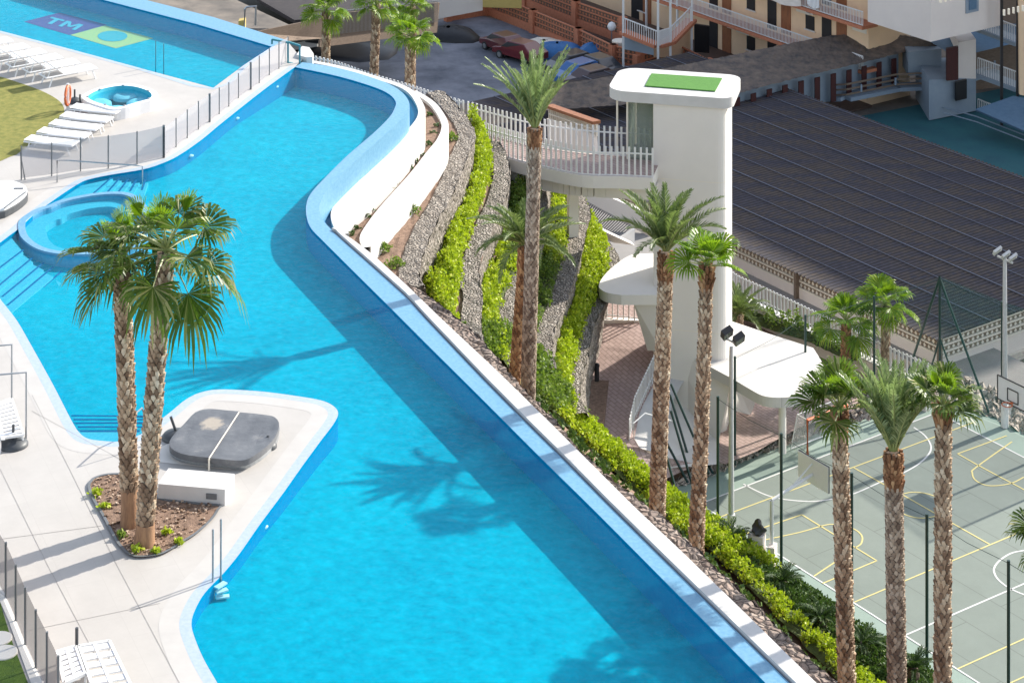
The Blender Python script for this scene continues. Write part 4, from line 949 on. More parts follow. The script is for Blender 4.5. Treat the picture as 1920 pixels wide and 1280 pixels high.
for u_, z_ in ((-1.0, 2.1), (5.8, 2.2), (12.2, 2.1), (1.6, 5.2), (7.6, 5.1), (12.4, 5.3), (-16, 2.3), (-20, 5.2)):
    m = MB(); abox(m, u_, u_+0.8, 0.02, 0.34, z_, z_+0.55); m.build('air_conditioner', MT['facadewhite'], apt)
    m = MB(); abox(m, u_+0.1, u_+0.55, 0.34, 0.36, z_+0.08, z_+0.48); m.build('fan_grille', MT['greypost'], apt)
for u_ in (-11, -18, 2.0, 8.4):
    for z_ in (0.9, 3.9, 6.9):
        m = MB(); abox(m, u_-1.1, u_-0.2, -0.02, 0.05, z_, z_+1.0); m.build('window', MT['dark'], apt)
        m = MB(); abox(m, u_-1.2, u_-0.1, 0.0, 0.10, z_-0.1, z_-0.02); m.build('window_sill', MT['facadewhite'], apt)
# laundry on the upper walkway
def cloth_on(u, w_, z, wd, ht, mat, label):
    mb = MB(); n = 10; k = 0
    for i in range(n+1):
        for j in range(5):
            p = ap(u+wd*i/n, w_+0.06+0.04*math.sin(i*1.9+j), z-ht*j/4*(0.75+0.25*math.sin(math.pi*i/n))); mb.v.append(tuple(p))
    for i in range(n):
        for j in range(4): a = i*5+j; mb.f.append((a, a+1, a+6, a+5)); mb.m.append(0)
    tag(mb.build('laundry', MT[mat]), label, 'laundry', 'washing hung on the walkway railing')
cloth_on(4.3, 1.52, 6.95, 4.2, 1.3, 'facadewhite', 'large white bed sheet sagging from the upper walkway railing')
cloth_on(9.1, 1.52, 6.9, 1.3, 0.8, 'plastic', 'small white towel hung right of the bed sheet')
cloth_on(3.2, 1.52, 6.9, 0.7, 0.7, 'bluetarp', 'small blue green cloth hung left of the bed sheet')

# terracotta block walls round the yard
def tcwall(px, z, h, label, name='block_wall'):
    pts = pz(px, z); r = thing(name, pts[0], label, 'wall', 'terracotta block walls round the yard'); l_, b_ = MB(), MB()
    for a, b in zip(pts, pts[1:]):
        d = (b-a).normalized(); nr = Vector((d.y, -d.x, 0)); 
        if nr.y > 0: nr = -nr
        n = max(1, round((b-a).length/5.0))
        for i in range(n+1):
            c = a.lerp(b, i/n); m = MB(); m.box((c.x, c.y, z+h/2+0.05), (0.5, 0.5, h+0.15), math.atan2(d.y, d.x)); m.build('pier', MT['terracotta'], r)
        blockwall(l_, b_, Vector((a.x, a.y, z)), Vector((b.x, b.y, z)), h*0.35, h, 1, nr, 0.38, 0.09)
        l_.beam(Vector((a.x, a.y, z+h*0.17)), Vector((b.x, b.y, z+h*0.17)), 0.2, h*0.34)
    l_.build('blocks', MT['terracotta'], r); b_.build('block_core', MT['brownwall'], r)
tcwall([(915,28),(1000,62),(1085,98),(1150,130),(1200,140)], ZG, 1.7, 'long terracotta block wall along the shaded yard, in front of the alley')
tcwall([(840,40),(915,28)], ZG, 1.7, 'short terracotta block wall closing the back of the yard, beside the yellow house')
tcwall([(985,14),(1080,52),(1168,84)], ZG, 2.0, 'terracotta block wall of the upper terrace, behind the alley')
tcwall([(1195,142),(1270,120),(1330,150)], ZG, 1.4, 'angled terracotta block wall in front of the ground floor doors, behind the tower')
ground_sheet('alley', [(925,30),(1000,60),(1085,95),(1160,128),(1200,110),(1168,92),(1080,58),(975,14)], ZG+0.03, 'road')
yh = thing('yellow_house', P(940,15,ZG), 'yellow rendered house wall at the top edge behind the yard', 'building')
wallpanel([(905,-40),(978,-40),(978,16),(905,14)], 171, 171).build('wall', MT['yellowcream'], yh)
wallpanel([(800,-40),(905,-40),(905,20),(800,40)], 173, 172).build('wall', MT['facadewhite'], yh)
# blind wooden wall and barred fence left of the yard
wf = thing('board_fence', P(560,80,-17), 'brown weathered board fence below the dark carport roof', 'fence')
wallpanel([(470,62),(610,33),(612,72),(500,80)], 128, 132, 0.1).build('boards', MT['brownwall'], wf)
bf = thing('barred_fence', P(650,60,-19), 'grey barred fence behind the small far palms', 'fence')
a, b = PY(600,64,140), PY(820,38,150); m = MB(); q = resample([a, b], 90)
for p in q: m.box((p.x, p.y, p.z+0.6), (0.035, 0.035, 1.5))
m.beam(a+Vector((0,0,1.3)), b+Vector((0,0,1.3)), 0.05, 0.06); m.build('bars', MT['steel'], bf)
m = MB(); m.beam(a+Vector((0,0.3,0.1)), b+Vector((0,0.3,0.1)), 0.15, 2.0); m.build('backing_wall', MT['brownwall'], bf)
ground_sheet('path', [(500,88),(612,72),(720,60),(730,66),(620,84),(540,96)], -17.5, 'cream')
cpn = thing('carport', P(520,30,-16), 'large dark flat carport roof above black shade at the top left', 'carport')
MB().prism([pz([(418,-60),(490,2),(552,38),(604,34),(700,10),(700,-80)], -14.5)], -14.75, -14.5).build('roof', MT['roofdark'], cpn)
MB().prism([pz([(405,-40),(455,25),(505,54),(560,44),(640,20),(640,-60)], -15.9)], -16.0, -15.9).build('floor', MT['dark'], cpn)  # black sheet painted in as the shade below the carport roof
MB().tube([P(561,44,-17.6), P(561,44,-17.6)+Vector((0,0,3.2))], 0.06, 8).build('post', MT['steel'], cpn)
# small ochre hut and pipe frame near it
hut = thing('gate_hut', P(455,60,-16), 'small ochre box and pipe frame at the end of the pale path', 'utility box')
wallpanel([(447,40),(459,38),(459,56),(447,54)], 116, 116, 0.5).build('box', MT['yellowcream'], hut)
pp = MB(); pp.tube([PY(458,55,115), PY(459,18,115), PY(462,14,115), PY(480,12,115), PY(479,48,115)], 0.06, 6); pp.build('pipe_frame', MT['steel'], hut)

# ---------------------------------------------------------------- tall building outside the picture that shades the quarter behind
k = 30.0
sh0 = P(1760,640,ZR)+da*0.2
nrm = da
def shp(t, kk): 
    p = P(1760,640,ZR)+(-db)*t; q = P(1372,436,ZR)
    return p
base0 = P(1790,640,ZR)-db*(-6); 
line0 = P(1765,640,ZR)+db*16; line1 = P(1372,428,ZR)+(-db)*62+da*1.5
line0 = P(1760,636,ZR)+db*1.6
kk = 30.0; hz = ZR+1.15*kk
s0_ = line0+Vector((1.6*kk, 1.18*kk, 0)); s1_ = line1+Vector((1.6*kk, 1.18*kk, 0))
tb = thing('tower_block', (s0_+s1_)/2, 'tall cream apartment block outside the picture to the right, shading the rear quarter', 'building')
m = MB(); dd = (s1_-s0_).normalized(); nn = Vector((-dd.y, dd.x, 0)); nn = nn if nn.dot(da) > 0 else -nn
m.prism([[Vector((s0_.x,s0_.y,0)), Vector((s1_.x,s1_.y,0)), Vector((s1_.x,s1_.y,0))+nn*14, Vector((s0_.x,s0_.y,0))+nn*14]], ZG, hz); m.build('wall', MT['facadewhite'], tb)
m = MB()
for fz in range(1, 10):
    z = ZG+fz*3.2
    m.beam(Vector((s0_.x,s0_.y,z))-nn*0.6, Vector((s1_.x,s1_.y,z))-nn*0.6, 1.2, 0.2)
m.build('balcony', MT['cream'], tb)

# ================================================================ PALMS
def rvec(az, el): return Vector((math.cos(el)*math.cos(az), math.cos(el)*math.sin(az), math.sin(el)))
def fan_leaf(mb, o, d, lp, R, droop, rng, nseg=26, mi=0, mp=1, open_=2.25, stub=False):
    """one fan leaf: stalk from o along d (bending down), then a pleated fan"""
    side = d.cross(Vector((0,0,1)))
    if side.length < 0.05: side = Vector((1,0,0))
    side.normalize(); pts = []
    dd = d.copy(); p = o.copy(); pts.append(p.copy())
    for k in range(4):
        p = p+dd*(lp/4); dd = (dd+Vector((0,0,-0.10*droop))).normalized(); pts.append(p.copy())
    mb.tube(pts, [0.035,0.028,0.022,0.018,0.014], 4, mp, cap=False)
    hub = p; f = dd; side = f.cross(Vector((0,0,1)))
    if side.length < 0.05: side = Vector((1,0,0))
    side.normalize(); roll = rng.uniform(-0.5, 0.5); up = side.cross(f)
    side = side*math.cos(roll)+up*math.sin(roll); up = side.cross(f); 
    fold = rng.uniform(0.15, 0.45)
    for i in range(nseg):
        a = -open_+2*open_*(i+0.5)/nseg; da_ = 2*open_/nseg*0.55
        ln = R*(1-0.22*abs(a)/open_)*rng.uniform(0.88, 1.08)
        def q(ang, r, lift=0.0):
            v = f*math.cos(ang)+side*math.sin(ang); h = fold*abs(math.sin(ang))*r
            z = -droop*0.42*(r/R)**2.4*R
            return hub+v*r+up*(h+lift)+Vector((0,0,z))
        pl = 0.02*(1 if i % 2 else -1)
        m1 = 0.58*ln; m2 = 0.84*ln
        w2 = da_*0.55
        lean = rng.uniform(-0.06, 0.06)
        tip = q(a+lean, ln)+Vector((0,0,-droop*rng.uniform(0.05, 0.34)*R))
        vs = [hub, q(a-da_, m1, pl), q(a, m1*1.0, -pl), q(a+da_, m1, pl), q(a+lean*0.5-w2, m2), q(a+lean*0.5+w2, m2), tip]
        mb.add(vs, [(0,1,4,6,5,3)] if False else [(0,1,2), (0,2,3), (1,4,5,3), (4,6,5)], mi)
def fan_crown(seed, n=30, lp=0.95, R=0.95, emin=-0.75, emax=1.35, droop=1.0, old=4):
    rng = random.Random(seed); mb = MB()
    for i in range(n):
        t = i/(n-1); az = i*2.39996+rng.uniform(-0.35, 0.35); el = emax+(emin-emax)*t**0.85+rng.uniform(-0.12, 0.12)
        young = t < 0.18
        fan_leaf(mb, Vector((0,0,0.15*(1-t))), rvec(az, el), lp*(0.55+0.45*min(1, t*3))*rng.uniform(0.85, 1.15), R*(0.75 if young else 1)*rng.uniform(0.85, 1.1), (0.15 if young else droop*(0.5+0.9*t)), rng, 32, 2 if young else 0, 1, open_=1.0 if young else 2.2)
    return mb
def frond(mb, o, az, el, Ln, bend, rng, npair=46, leaf=0.42, mi=0, mp=1, wl=0.030):
    d = rvec(az, el); p = o.copy(); pts = [p.copy()]; ds = [d.copy()]; N = 14
    side = Vector((-math.sin(az), math.cos(az), 0)); tw_ = rng.uniform(-0.25, 0.25)
    for k in range(N):
        e = el-bend*((k+1)/N)**1.5; d = rvec(az, e)+side*tw_*(k/N)*0.5; d.normalize(); p = p+d*(Ln/N); pts.append(p.copy()); ds.append(d.copy())
    mb.tube(pts, [0.030*(1-0.8*k/N) for k in range(N+1)], 4, mp, cap=False)
    for j in range(npair):
        s = 0.10+0.90*j/npair; x = s*N; k = min(N-1, int(x)); f = x-k
        q = pts[k].lerp(pts[k+1], f); t = ds[k].lerp(ds[k+1], f).normalized(); up = side.cross(t); up.normalize()
        if up.z < 0: up = -up
        ll = leaf*math.sin(math.pi*min(1, 0.12+0.86*s)**0.8)*rng.uniform(0.85, 1.1)+0.08
        for sg in (-1, 1):
            a = math.radians(rng.uniform(28, 44)); ud = rng.uniform(0.25, 0.8)
            v = (t*math.cos(a)+side*sg*math.sin(a)+up*ud*0.5).normalized()
            tipp = q+v*ll+Vector((0,0,-0.10*ll)); mid = q+v*ll*0.45+up*0.01
            wv = t*wl
            mb.add([q-wv*0.5, q+wv*0.5, mid+wv, tipp, mid-wv], [(0,1,2,3,4)], mi)
def date_crown(seed, n=44, Ln=2.3, emin=-0.35, emax=1.45, bend=1.0, leaf=0.42, npair=44):
    rng = random.Random(seed); mb = MB()
    for i in range(n):
        t = i/(n-1); az = i*2.39996+rng.uniform(-0.2, 0.2); el = emax+(emin-emax)*t+rng.uniform(-0.08, 0.08)
        frond(mb, Vector((0.08*math.cos(az), 0.08*math.sin(az), 0.1)), az, el, Ln*rng.uniform(0.82, 1.06)*(0.8+0.2*min(1, 3*t)), bend*rng.uniform(0.6, 1.25)*(0.45+0.55*t), rng, npair, leaf)
    return mb
def trunk(root, base, top, r0, r1, seed, mats=('boots',), bend=0.0, pitch=0.115, nb=8, prot=0.055, z_red=None, flare=1.25, hexy=0.15, stripped=0.0):
    """ringed trunk with rows of cut leaf bases; world coordinates"""
    rng = random.Random(seed); base, top = Vector(base), Vector(top); H = (top-base).length
    n = int(H/pitch); side = Vector((math.cos(seed), math.sin(seed)*0.5, 0))
    def ax(t): return base.lerp(top, t)+side*bend*math.sin(math.pi*t)
    def rad(t): return (r0+(r1-r0)*t)*(1+(flare-1)*max(0, 1-t*H/0.9)**2)
    core = MB(); core.tube([ax(i/24) for i in range(25)], [rad(i/24)*0.97 for i in range(25)], 12)
    core.build('trunk', MT['bark'], root, smooth=True)
    bt = MB(); bt2 = MB()
    for i in range(n):
        t = (i+0.5)/n; c = ax(t); R = rad(t)
        if stripped and t*H < stripped: continue
        red = z_red is not None and (1-t)*H < z_red
        tgt = bt2 if red else bt
        pr = prot*(1.9 if red else 1.0); cnt = nb
        for j in range(cnt):
            a = 2*math.pi*(j+0.5*(i % 2))/cnt+rng.uniform(-0.08, 0.08); hw = math.pi/cnt*1.02
            hh = pitch*rng.uniform(0.75, 1.15)*(1.5 if red else 1.0); p = pr*rng.uniform(0.6, 1.3); Rb = R*1.0; Rt = R+p
            def q(an, r, z): return Vector((c.x+r*math.cos(an), c.y+r*math.sin(an), c.z+z))
            hh *= 1.35; sk = rng.uniform(-0.35, 0.35)*hw
            vs = [q(a-hw, Rb-0.01, -hh*0.35), q(a+hw, Rb-0.01, -hh*0.35), q(a+hw*0.42+sk, Rt, hh*0.55), q(a-hw*0.42+sk, Rt, hh*0.55), q(a+hw*0.3+sk, R-0.03, hh*0.62), q(a-hw*0.3+sk, R-0.03, hh*0.62), q(a, R+p*0.25, -hh*0.8)]
            tgt.add(vs, [(0,6,3), (6,2,3), (6,1,2), (3,2,4,5), (0,3,5), (1,4,2)])
    bt.build('leaf_bases', MT[mats[0]], root)
    if bt2.v: bt2.build('fresh_leaf_bases', MT['redboots'], root)
    if stripped:
        s = MB(); s.tube([ax(t*stripped/H/5) for t in range(6)], [rad(t*stripped/H/5)*1.08 for t in range(6)], 18); s.build('stripped_base', MT['stripped'], root, smooth=True)
def crown_mesh(mb, mats):
    o = mb.build('crown', [MT[x] for x in mats]); me = o.data; bpy.data.objects.remove(o); return me
big_fan = crown_mesh(fan_crown(11, 19, 0.95, 0.92, -0.28, 1.3, 0.75), ('fan', 'petiole', 'fanyoung'))
big_fan2 = crown_mesh(fan_crown(29, 18, 1.1, 0.95, -0.42, 1.35, 0.85), ('fan', 'petiole', 'fanyoung'))
mid_fan = crown_mesh(fan_crown(41, 12, 0.55, 0.75, 0.2, 1.45, 0.55), ('fanyoung', 'petiole', 'fanyoung'))
mid_fan3 = crown_mesh(fan_crown(91, 13, 0.6, 0.78, 0.15, 1.4, 0.6), ('fan', 'petiole', 'fanyoung'))
mid_fan2 = crown_mesh(fan_crown(57, 15, 0.62, 0.80, 0.28, 1.45, 0.5), ('fan', 'petiole', 'fanyoung'))
far_fan = crown_mesh(fan_crown(71, 16, 0.75, 0.82, -0.1, 1.35, 0.7), ('fanyoung', 'petiole', 'fanyoung'))
date_up = crown_mesh(date_crown(5, 26, 2.7, 0.98, 1.53, 0.62, 0.26), ('datepale', 'petiole'))
date_up2 = crown_mesh(date_crown(8, 34, 2.5, 1.08, 1.55, 0.50, 0.34), ('datepale', 'petiole'))
date_mid = crown_mesh(date_crown(13, 26, 2.4, 0.72, 1.52, 1.15, 0.36), ('date', 'petiole'))
date_low = crown_mesh(date_crown(17, 26, 2.2, 0.25, 1.4, 1.35, 0.36), ('date', 'petiole'))
def palm(name, top_px, base_px, Y, label, me, rz=0.0, sc=1.0, r0=0.23, r1=0.19, seed=1, base_z=None, Yb=None, group='palms standing along the pool', **kw):
    Yb = Yb or Y; tp = PY(top_px[0], top_px[1], Y); bp = PY(base_px[0], base_px[1], Yb)
    if base_z is not None:
        f = (base_z-tp.z)/(bp.z-tp.z); bp = tp.lerp(bp, f)
    root = thing(name, bp, label, 'palm tree', group)
    trunk(root, bp, tp, r0, r1, seed, **kw)
    o = bpy.data.objects.new('crown', me); COL.objects.link(o); o.parent = root; o.location = tp-bp; o.rotation_euler = (0, 0, rz); o.scale = (sc,)*3
    return root
d0 = P(247,985,0).y; d1 = P(270,1022,0).y
palm('fan_palm', (228,492), (245,987), d0, 'left fan palm of the close pair in the deck planter, with the lower crown', big_fan, 0.9, 0.92, 0.20, 0.185, 3, stripped=0.95, group='two fan palms in the deck planter')
palm('fan_palm', (312,474), (270,1022), d1, 'right fan palm of the close pair in the deck planter, with the bigger crown', big_fan2, 2.2, 1.05, 0.205, 0.18, 9, stripped=0.55, bend=0.03, group='two fan palms in the deck planter')
palm('date_palm', (1003,243), (990,745), 72.3, 'tallest date palm, upright feathery crown, in front of the footbridge', date_up, 0.0, 1.0, 0.235, 0.21, 4, base_z=-6, mats=('greyboots',), pitch=0.09, nb=11, prot=0.025, z_red=0.55)
palm('date_palm', (985,462), (966,700), 76.0, 'short date palm with a red brown trunk half hidden behind the tallest palm', date_low, 0.8, 0.95, 0.19, 0.20, 5, base_z=-7, mats=('redboots',), z_red=0.8, prot=0.03)
palm('date_palm', (1249,475), (1232,960), 64.6, 'date palm with a spreading feathery crown in front of the lift tower', date_mid, 0.5, 0.92, 0.235, 0.20, 6, base_z=-6.5, mats=('boots',), pitch=0.085, nb=10, z_red=0.75, prot=0.035)
palm('fan_palm', (1325,500), (1303,1030), 62.3, 'slim fan palm with bright green leaves against the right edge of the lift tower', mid_fan, 0.9, 0.95, 0.20, 0.15, 7, base_z=-6.5, bend=0.06, z_red=0.6)
palm('fan_palm', (1573,772), (1588,1290), 54.8, 'fan palm in front of the orange goal, left of three tall trunks', mid_fan2, 2.0, 0.98, 0.215, 0.16, 8, base_z=-8, z_red=0.3)
palm('date_palm', (1675,850), (1682,1290), 53.3, 'date palm with pale upright fronds between two fan palms over the court', date_up2, 1.1, 0.88, 0.235, 0.20, 10, base_z=-8, mats=('greyboots',), pitch=0.085, nb=10, z_red=0.8, prot=0.03)
palm('fan_palm', (1769,765), (1767,1290), 52.6, 'fan palm over the court, rightmost of the three tall trunks', mid_fan3, 4.1, 0.85, 0.19, 0.16, 12, base_z=-8, z_red=0.3)
palm('fan_palm', (1586,606), (1585,760), 104.0, 'fan palm behind the canopy with drooping dark leaves, before the white picket fence', far_fan, 0.4, 1.15, 0.20, 0.20, 14, base_z=-18.2, group='fan palms behind the court', mats=('redboots',))
palm('fan_palm', (1660,575), (1662,760), 104.5, 'fan palm behind the court nearest the roof corner, with a pale trunk', far_fan, 2.4, 1.1, 0.19, 0.17, 15, base_z=-18.2, group='fan palms behind the court')
palm('fan_palm', (612,22), (610,150), 122, 'small far fan palm beside the pool corner, leftmost of three above the picket fence', far_fan, 0.4, 1.0, 0.24, 0.2, 16, base_z=-16, group='three fan palms behind the picket fence', pitch=0.13)
palm('fan_palm', (706,10), (700,165), 120, 'small far fan palm behind the picket fence, middle of three, its crown cut off', far_fan, 1.6, 1.0, 0.24, 0.2, 18, base_z=-16, group='three fan palms behind the picket fence', pitch=0.13)
palm('fan_palm', (770,72), (767,190), 110, 'far fan palm behind the picket fence, rightmost of three, full drooping crown', far_fan, 3.0, 1.0, 0.22, 0.22, 19, base_z=-14, group='three fan palms behind the picket fence', pitch=0.13)
palm('fan_palm', (772,14), (772,90), 127, 'far fan palm whose crown shows above the one behind the picket fence', far_fan, 5.0, 0.85, 0.2, 0.2, 20, base_z=-14, group='three fan palms behind the picket fence', pitch=0.13)
palm('date_palm', (1385,590), (1385,640), 107, 'low palm hidden behind the white edge of the lift tower, only its leaves showing', date_low, 2.0, 0.8, 0.2, 0.2, 21, base_z=-18.2, group='fan palms behind the court')
palm('fan_palm', (1958,1020), (1958,1290), 53.0, 'fan palm mostly outside the right edge, a few leaf tips reaching in', mid_fan3, 0.2, 0.8, 0.2, 0.17, 22, base_z=-8)

# ================================================================ HEDGES AND PLANTS
import numpy as np
def leaf_cloud(pts, nrm_up, size, rng, n, spread):
    pass
def leaves(mb, p, s, rng, mi=0, up=0.35):
    v = Vector((rng.gauss(0,1), rng.gauss(0,1), rng.gauss(0,1)+up)).normalized(); u = v.cross(Vector((rng.gauss(0,1), rng.gauss(0,1), rng.gauss(0,1)))).normalized()
    a = v*s; b = u*s*0.42; k = len(mb.v)
    mb.v += [tuple(p), tuple(p+a*0.5+b), tuple(p+a), tuple(p+a*0.5-b)]; mb.f.append((k, k+1, k+2, k+3)); mb.m.append(mi)
def hedge(lineA, lineB, h, mat, label, dens=150, size=0.17, seed=1, name='hedge', base=True, cat='hedge', group=None):
    """loose planting made of clumps of shoots between two lines"""
    rng = random.Random(seed); n = 40; A_ = resample(lineA, n); B_ = resample(lineB, n); mb = MB()
    area = sum((A_[i]-B_[i]).length*((A_[i+1]-A_[i]).length+(B_[i+1]-B_[i]).length)/2 for i in range(n-1))
    per = 48; cnt = int(area*dens/34*1.2)
    for c in range(cnt):
        u = rng.random(); v = rng.uniform(0.04, 0.96); x = u*(n-1); i = min(n-2, int(x)); f = x-i
        p = A_[i].lerp(A_[i+1], f).lerp(B_[i].lerp(B_[i+1], f), v)
        if rng.random() < 0.10: continue
        ed = 1-abs(2*v-1)**3; hc = h*(0.35+0.65*ed)*rng.uniform(0.45, 1.15); rc = rng.uniform(0.16, 0.34); tall = rng.random() < 0.3
        for q in range(per):
            t = rng.random()**0.6; a = rng.uniform(0, 6.283); r = rc*(0.35+0.65*math.sin(math.pi*min(1, t*0.9+0.1)))*rng.random()**0.4
            z = hc*t*(1.25 if tall else 1.0)
            leaves(mb, p+Vector((r*math.cos(a), r*math.sin(a), z)), size*rng.uniform(0.42, 0.95), rng, 0, 0.7 if t > 0.7 else 0.25)
    o = mb.build(name, MT[mat]); tag(o, label, cat, group)
    if base:
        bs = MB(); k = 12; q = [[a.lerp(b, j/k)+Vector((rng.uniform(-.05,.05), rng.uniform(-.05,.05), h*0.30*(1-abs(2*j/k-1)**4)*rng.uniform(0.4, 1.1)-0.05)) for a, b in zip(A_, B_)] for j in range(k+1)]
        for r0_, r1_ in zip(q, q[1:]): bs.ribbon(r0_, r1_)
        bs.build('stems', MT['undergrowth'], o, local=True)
    return o
def cut(l, a, b): return l[int(a*len(l)):max(int(b*len(l)), int(a*len(l))+2)]
def shiftz(l, dz): return [p+Vector((0,0,dz)) for p in l]
hg = 'yellow green hedges on the terraces'
hedge(offset(shiftz(beds[0][0], 0), -0.1), [a.lerp(b, 0.8) for a, b in zip(beds[0][0], beds[0][1])], 0.8, 'hedge', 'bright yellow green hedge strip below the uppermost gabion wall', 330, 0.16, 1, group=hg)
hedge(cut(beds[1][0], 0, .55), cut(beds[1][1], 0, .55), 0.7, 'shrub', 'upper half of the second hedge under the footbridge, its shade painted in darker leaves', 260, 0.16, 2, name='shrub_bed', cat='shrubs')  # same hedge as the next one, its shaded half painted with darker leaves
hedge(cut(beds[1][0], .52, 1), cut(beds[1][1], .52, 1), 0.8, 'hedge', 'yellow green hedge below the second gabion wall, left of the two close palm trunks', 290, 0.16, 22, group=hg)
hedge(cut(beds[2][0], 0, .5), cut(beds[2][1], 0, .5), 0.9, 'hedge', 'bright bushy hedge just right of the tallest palm trunk', 260, 0.16, 3, group=hg)
hedge(cut(beds[2][0], .47, 1), cut(beds[2][1], .47, 1), 0.8, 'shrub', 'lower half of the bushy hedge right of the tallest palm trunk, shade painted in', 240, 0.16, 23, name='shrub_bed', cat='shrubs')  # shadowed end of the hedge above, the shade put into the leaf colour
hedge(beds[3][0], beds[3][1], 0.9, 'hedge', 'rounded yellow green hedge next to the outermost gabion wall near the small canopy', 290, 0.16, 4, group=hg)
# lower bank hedges
bt = resample([P(x, y, z) for (x, y), z in zip(bank_top, bank_mid_z)], 60); bl_ = BL
m_mid = [a.lerp(b, 0.50) for a, b in zip(bt, bl_)]
def cut(l, a, b): return l[int(a*len(l)):max(int(b*len(l)), int(a*len(l))+2)]
bt2 = [p+(a-b)*0.35 for p, a, b in zip(bt, bt, bl_)]
hedge(cut(bt2, 0, .30), cut(bl_, 0, .30), 0.8, 'shrub', 'mixed green shrubs at the foot of the terraces behind the rubble wall', 230, 0.17, 5, name='shrub_bed', cat='shrubs')
hedge(cut(bt2, .29, .62), cut(bl_, .29, .62), 0.6, 'hedge', 'bright hedge running along the rubble wall beside the pink walkway', 260, 0.17, 6, group=hg)
m_q = [a.lerp(b, 0.27) for a, b in zip(bt, bl_)]
hedge(cut(bt, .61, 1), cut(m_q, .61, 1), 0.55, 'hedge', 'bright hedge along the rubble wall beside the sports court', 250, 0.17, 7, group=hg)
hedge(cut(m_q, .60, 1), cut(bl_, .60, 1), 0.25, 'groundleaf', 'low dark green ground cover between the bright hedge and the sports court', 330, 0.15, 8, name='ground_cover', cat='ground cover').__setitem__('kind', 'stuff')
hs_l = resample(BW, 40); hs_h = resample([p+Vector((0,0,-0.3)) for p in BT], 40)
hedge([a.lerp(b, 0.06) for a, b in zip(hs_l, hs_h)], [a.lerp(b, 0.96) for a, b in zip(hs_l, hs_h)], 0.35, 'groundleaf', 'low green ground cover on the slope behind the rubble wall', 26, 0.22, 11, name='ground_cover', cat='ground cover', base=False).__setitem__('kind', 'stuff')
bh = pz([(1355,590),(1400,600),(1460,622),(1520,640),(1600,680)], -17.5); bh2 = pz([(1370,572),(1405,583),(1462,606),(1530,633),(1620,672)], -17.5)
hedge(bh, bh2, 1.0, 'shrub', 'green shrubs between the large canopy and the white picket fence', 220, 0.18, 9, name='shrub_bed', cat='shrubs')
def bush(c, r, mat, label, n=160, seed=1, size=0.12, name='shrub', cat='shrub', group=None):
    rng = random.Random(seed); mb = MB()
    for _ in range(n):
        d = rvec(rng.uniform(0, 6.28), rng.uniform(0, 1.5)); rr = r*rng.uniform(0.35, 1.0)
        leaves(mb, Vector(c)+Vector((d.x*rr, d.y*rr, d.z*rr*0.8)), size*rng.uniform(0.6, 1.2), rng)
    return tag(mb.build(name, MT[mat]), label, cat, group)
bush(P(1325,715,-17), 0.1, 'darkshrub', 'x', 2) if False else None
# low plants on the brown soil by the first gabion wall
for i, ((x, y), r, lb) in enumerate([((772,400),0.45,'small green plant on the brown soil, middle of the strip beside the uppermost gabion wall'), ((718,470),0.4,'small green plant on the brown soil near the coping, left of its neighbour'), ((741,500),0.45,'small green plant at the lowest tip of the brown soil strip'), ((847,262),0.35,'small green plant at the upper end of the brown soil strip below the rubble')]):
    bush(P(x, y, -3.45), r, 'shrub', lb, 150, 30+i, 0.12, group='small plants on the soil strip')
# row of small dark plants in the white-walled planter
pl = [(806,218),(812,250),(803,272),(770,316),(750,332),(742,345),(734,355),(722,365),(712,372),(697,396),(688,408),(669,429)]
pl += [(820,238),(790,292),(778,305),(660,440)]
pos = ['furthest', 'second']
for i, (x, y) in enumerate(pl):
    bush(P(x, y, -2.25), 0.17, 'darkshrub', 'tiny dark seedling in the bare soil between the two white curved walls', 26, 60+i, 0.12, 'seedling', 'seedling', 'seedlings in the white walled planter')
# cycads
def cycad(c, r, seed, label):
    root = thing('cycad', c, label, 'cycad', 'cycads beside the court'); rng = random.Random(seed); mb = MB()
    for i in range(18): frond(mb, Vector(c)+Vector((0,0,0.35)), i*2.4, rng.uniform(0.15, 1.1), r, 0.9, rng, 16, 0.16, 0, 0, 0.03)
    mb.build('fronds', MT['darkshrub'], root)
    t = MB(); t.lathe(c, [(0.22,-0.1),(0.24,0.15),(0.2,0.36),(0.08,0.44)], 10); t.build('stem', MT['bark'], root)
for i, (x, y, z, lb) in enumerate([(1370,1022,-17.7,'dark cycad beside the cream cabinet and the lamp pole base'), (1466,1108,-17.95,'dark cycad at the foot of a green net post, below the cabinet'), (1616,1225,-17.8,'dark cycad between the left and middle tall trunks at the bottom'), (1712,1272,-17.8,'dark cycad between the middle and right tall trunks at the bottom edge'), (1538,1178,-17.85,'dark cycad in the ground cover left of the leftmost tall trunk')]):
    cycad(P(x, y, z), 0.95, 80+i, lb)

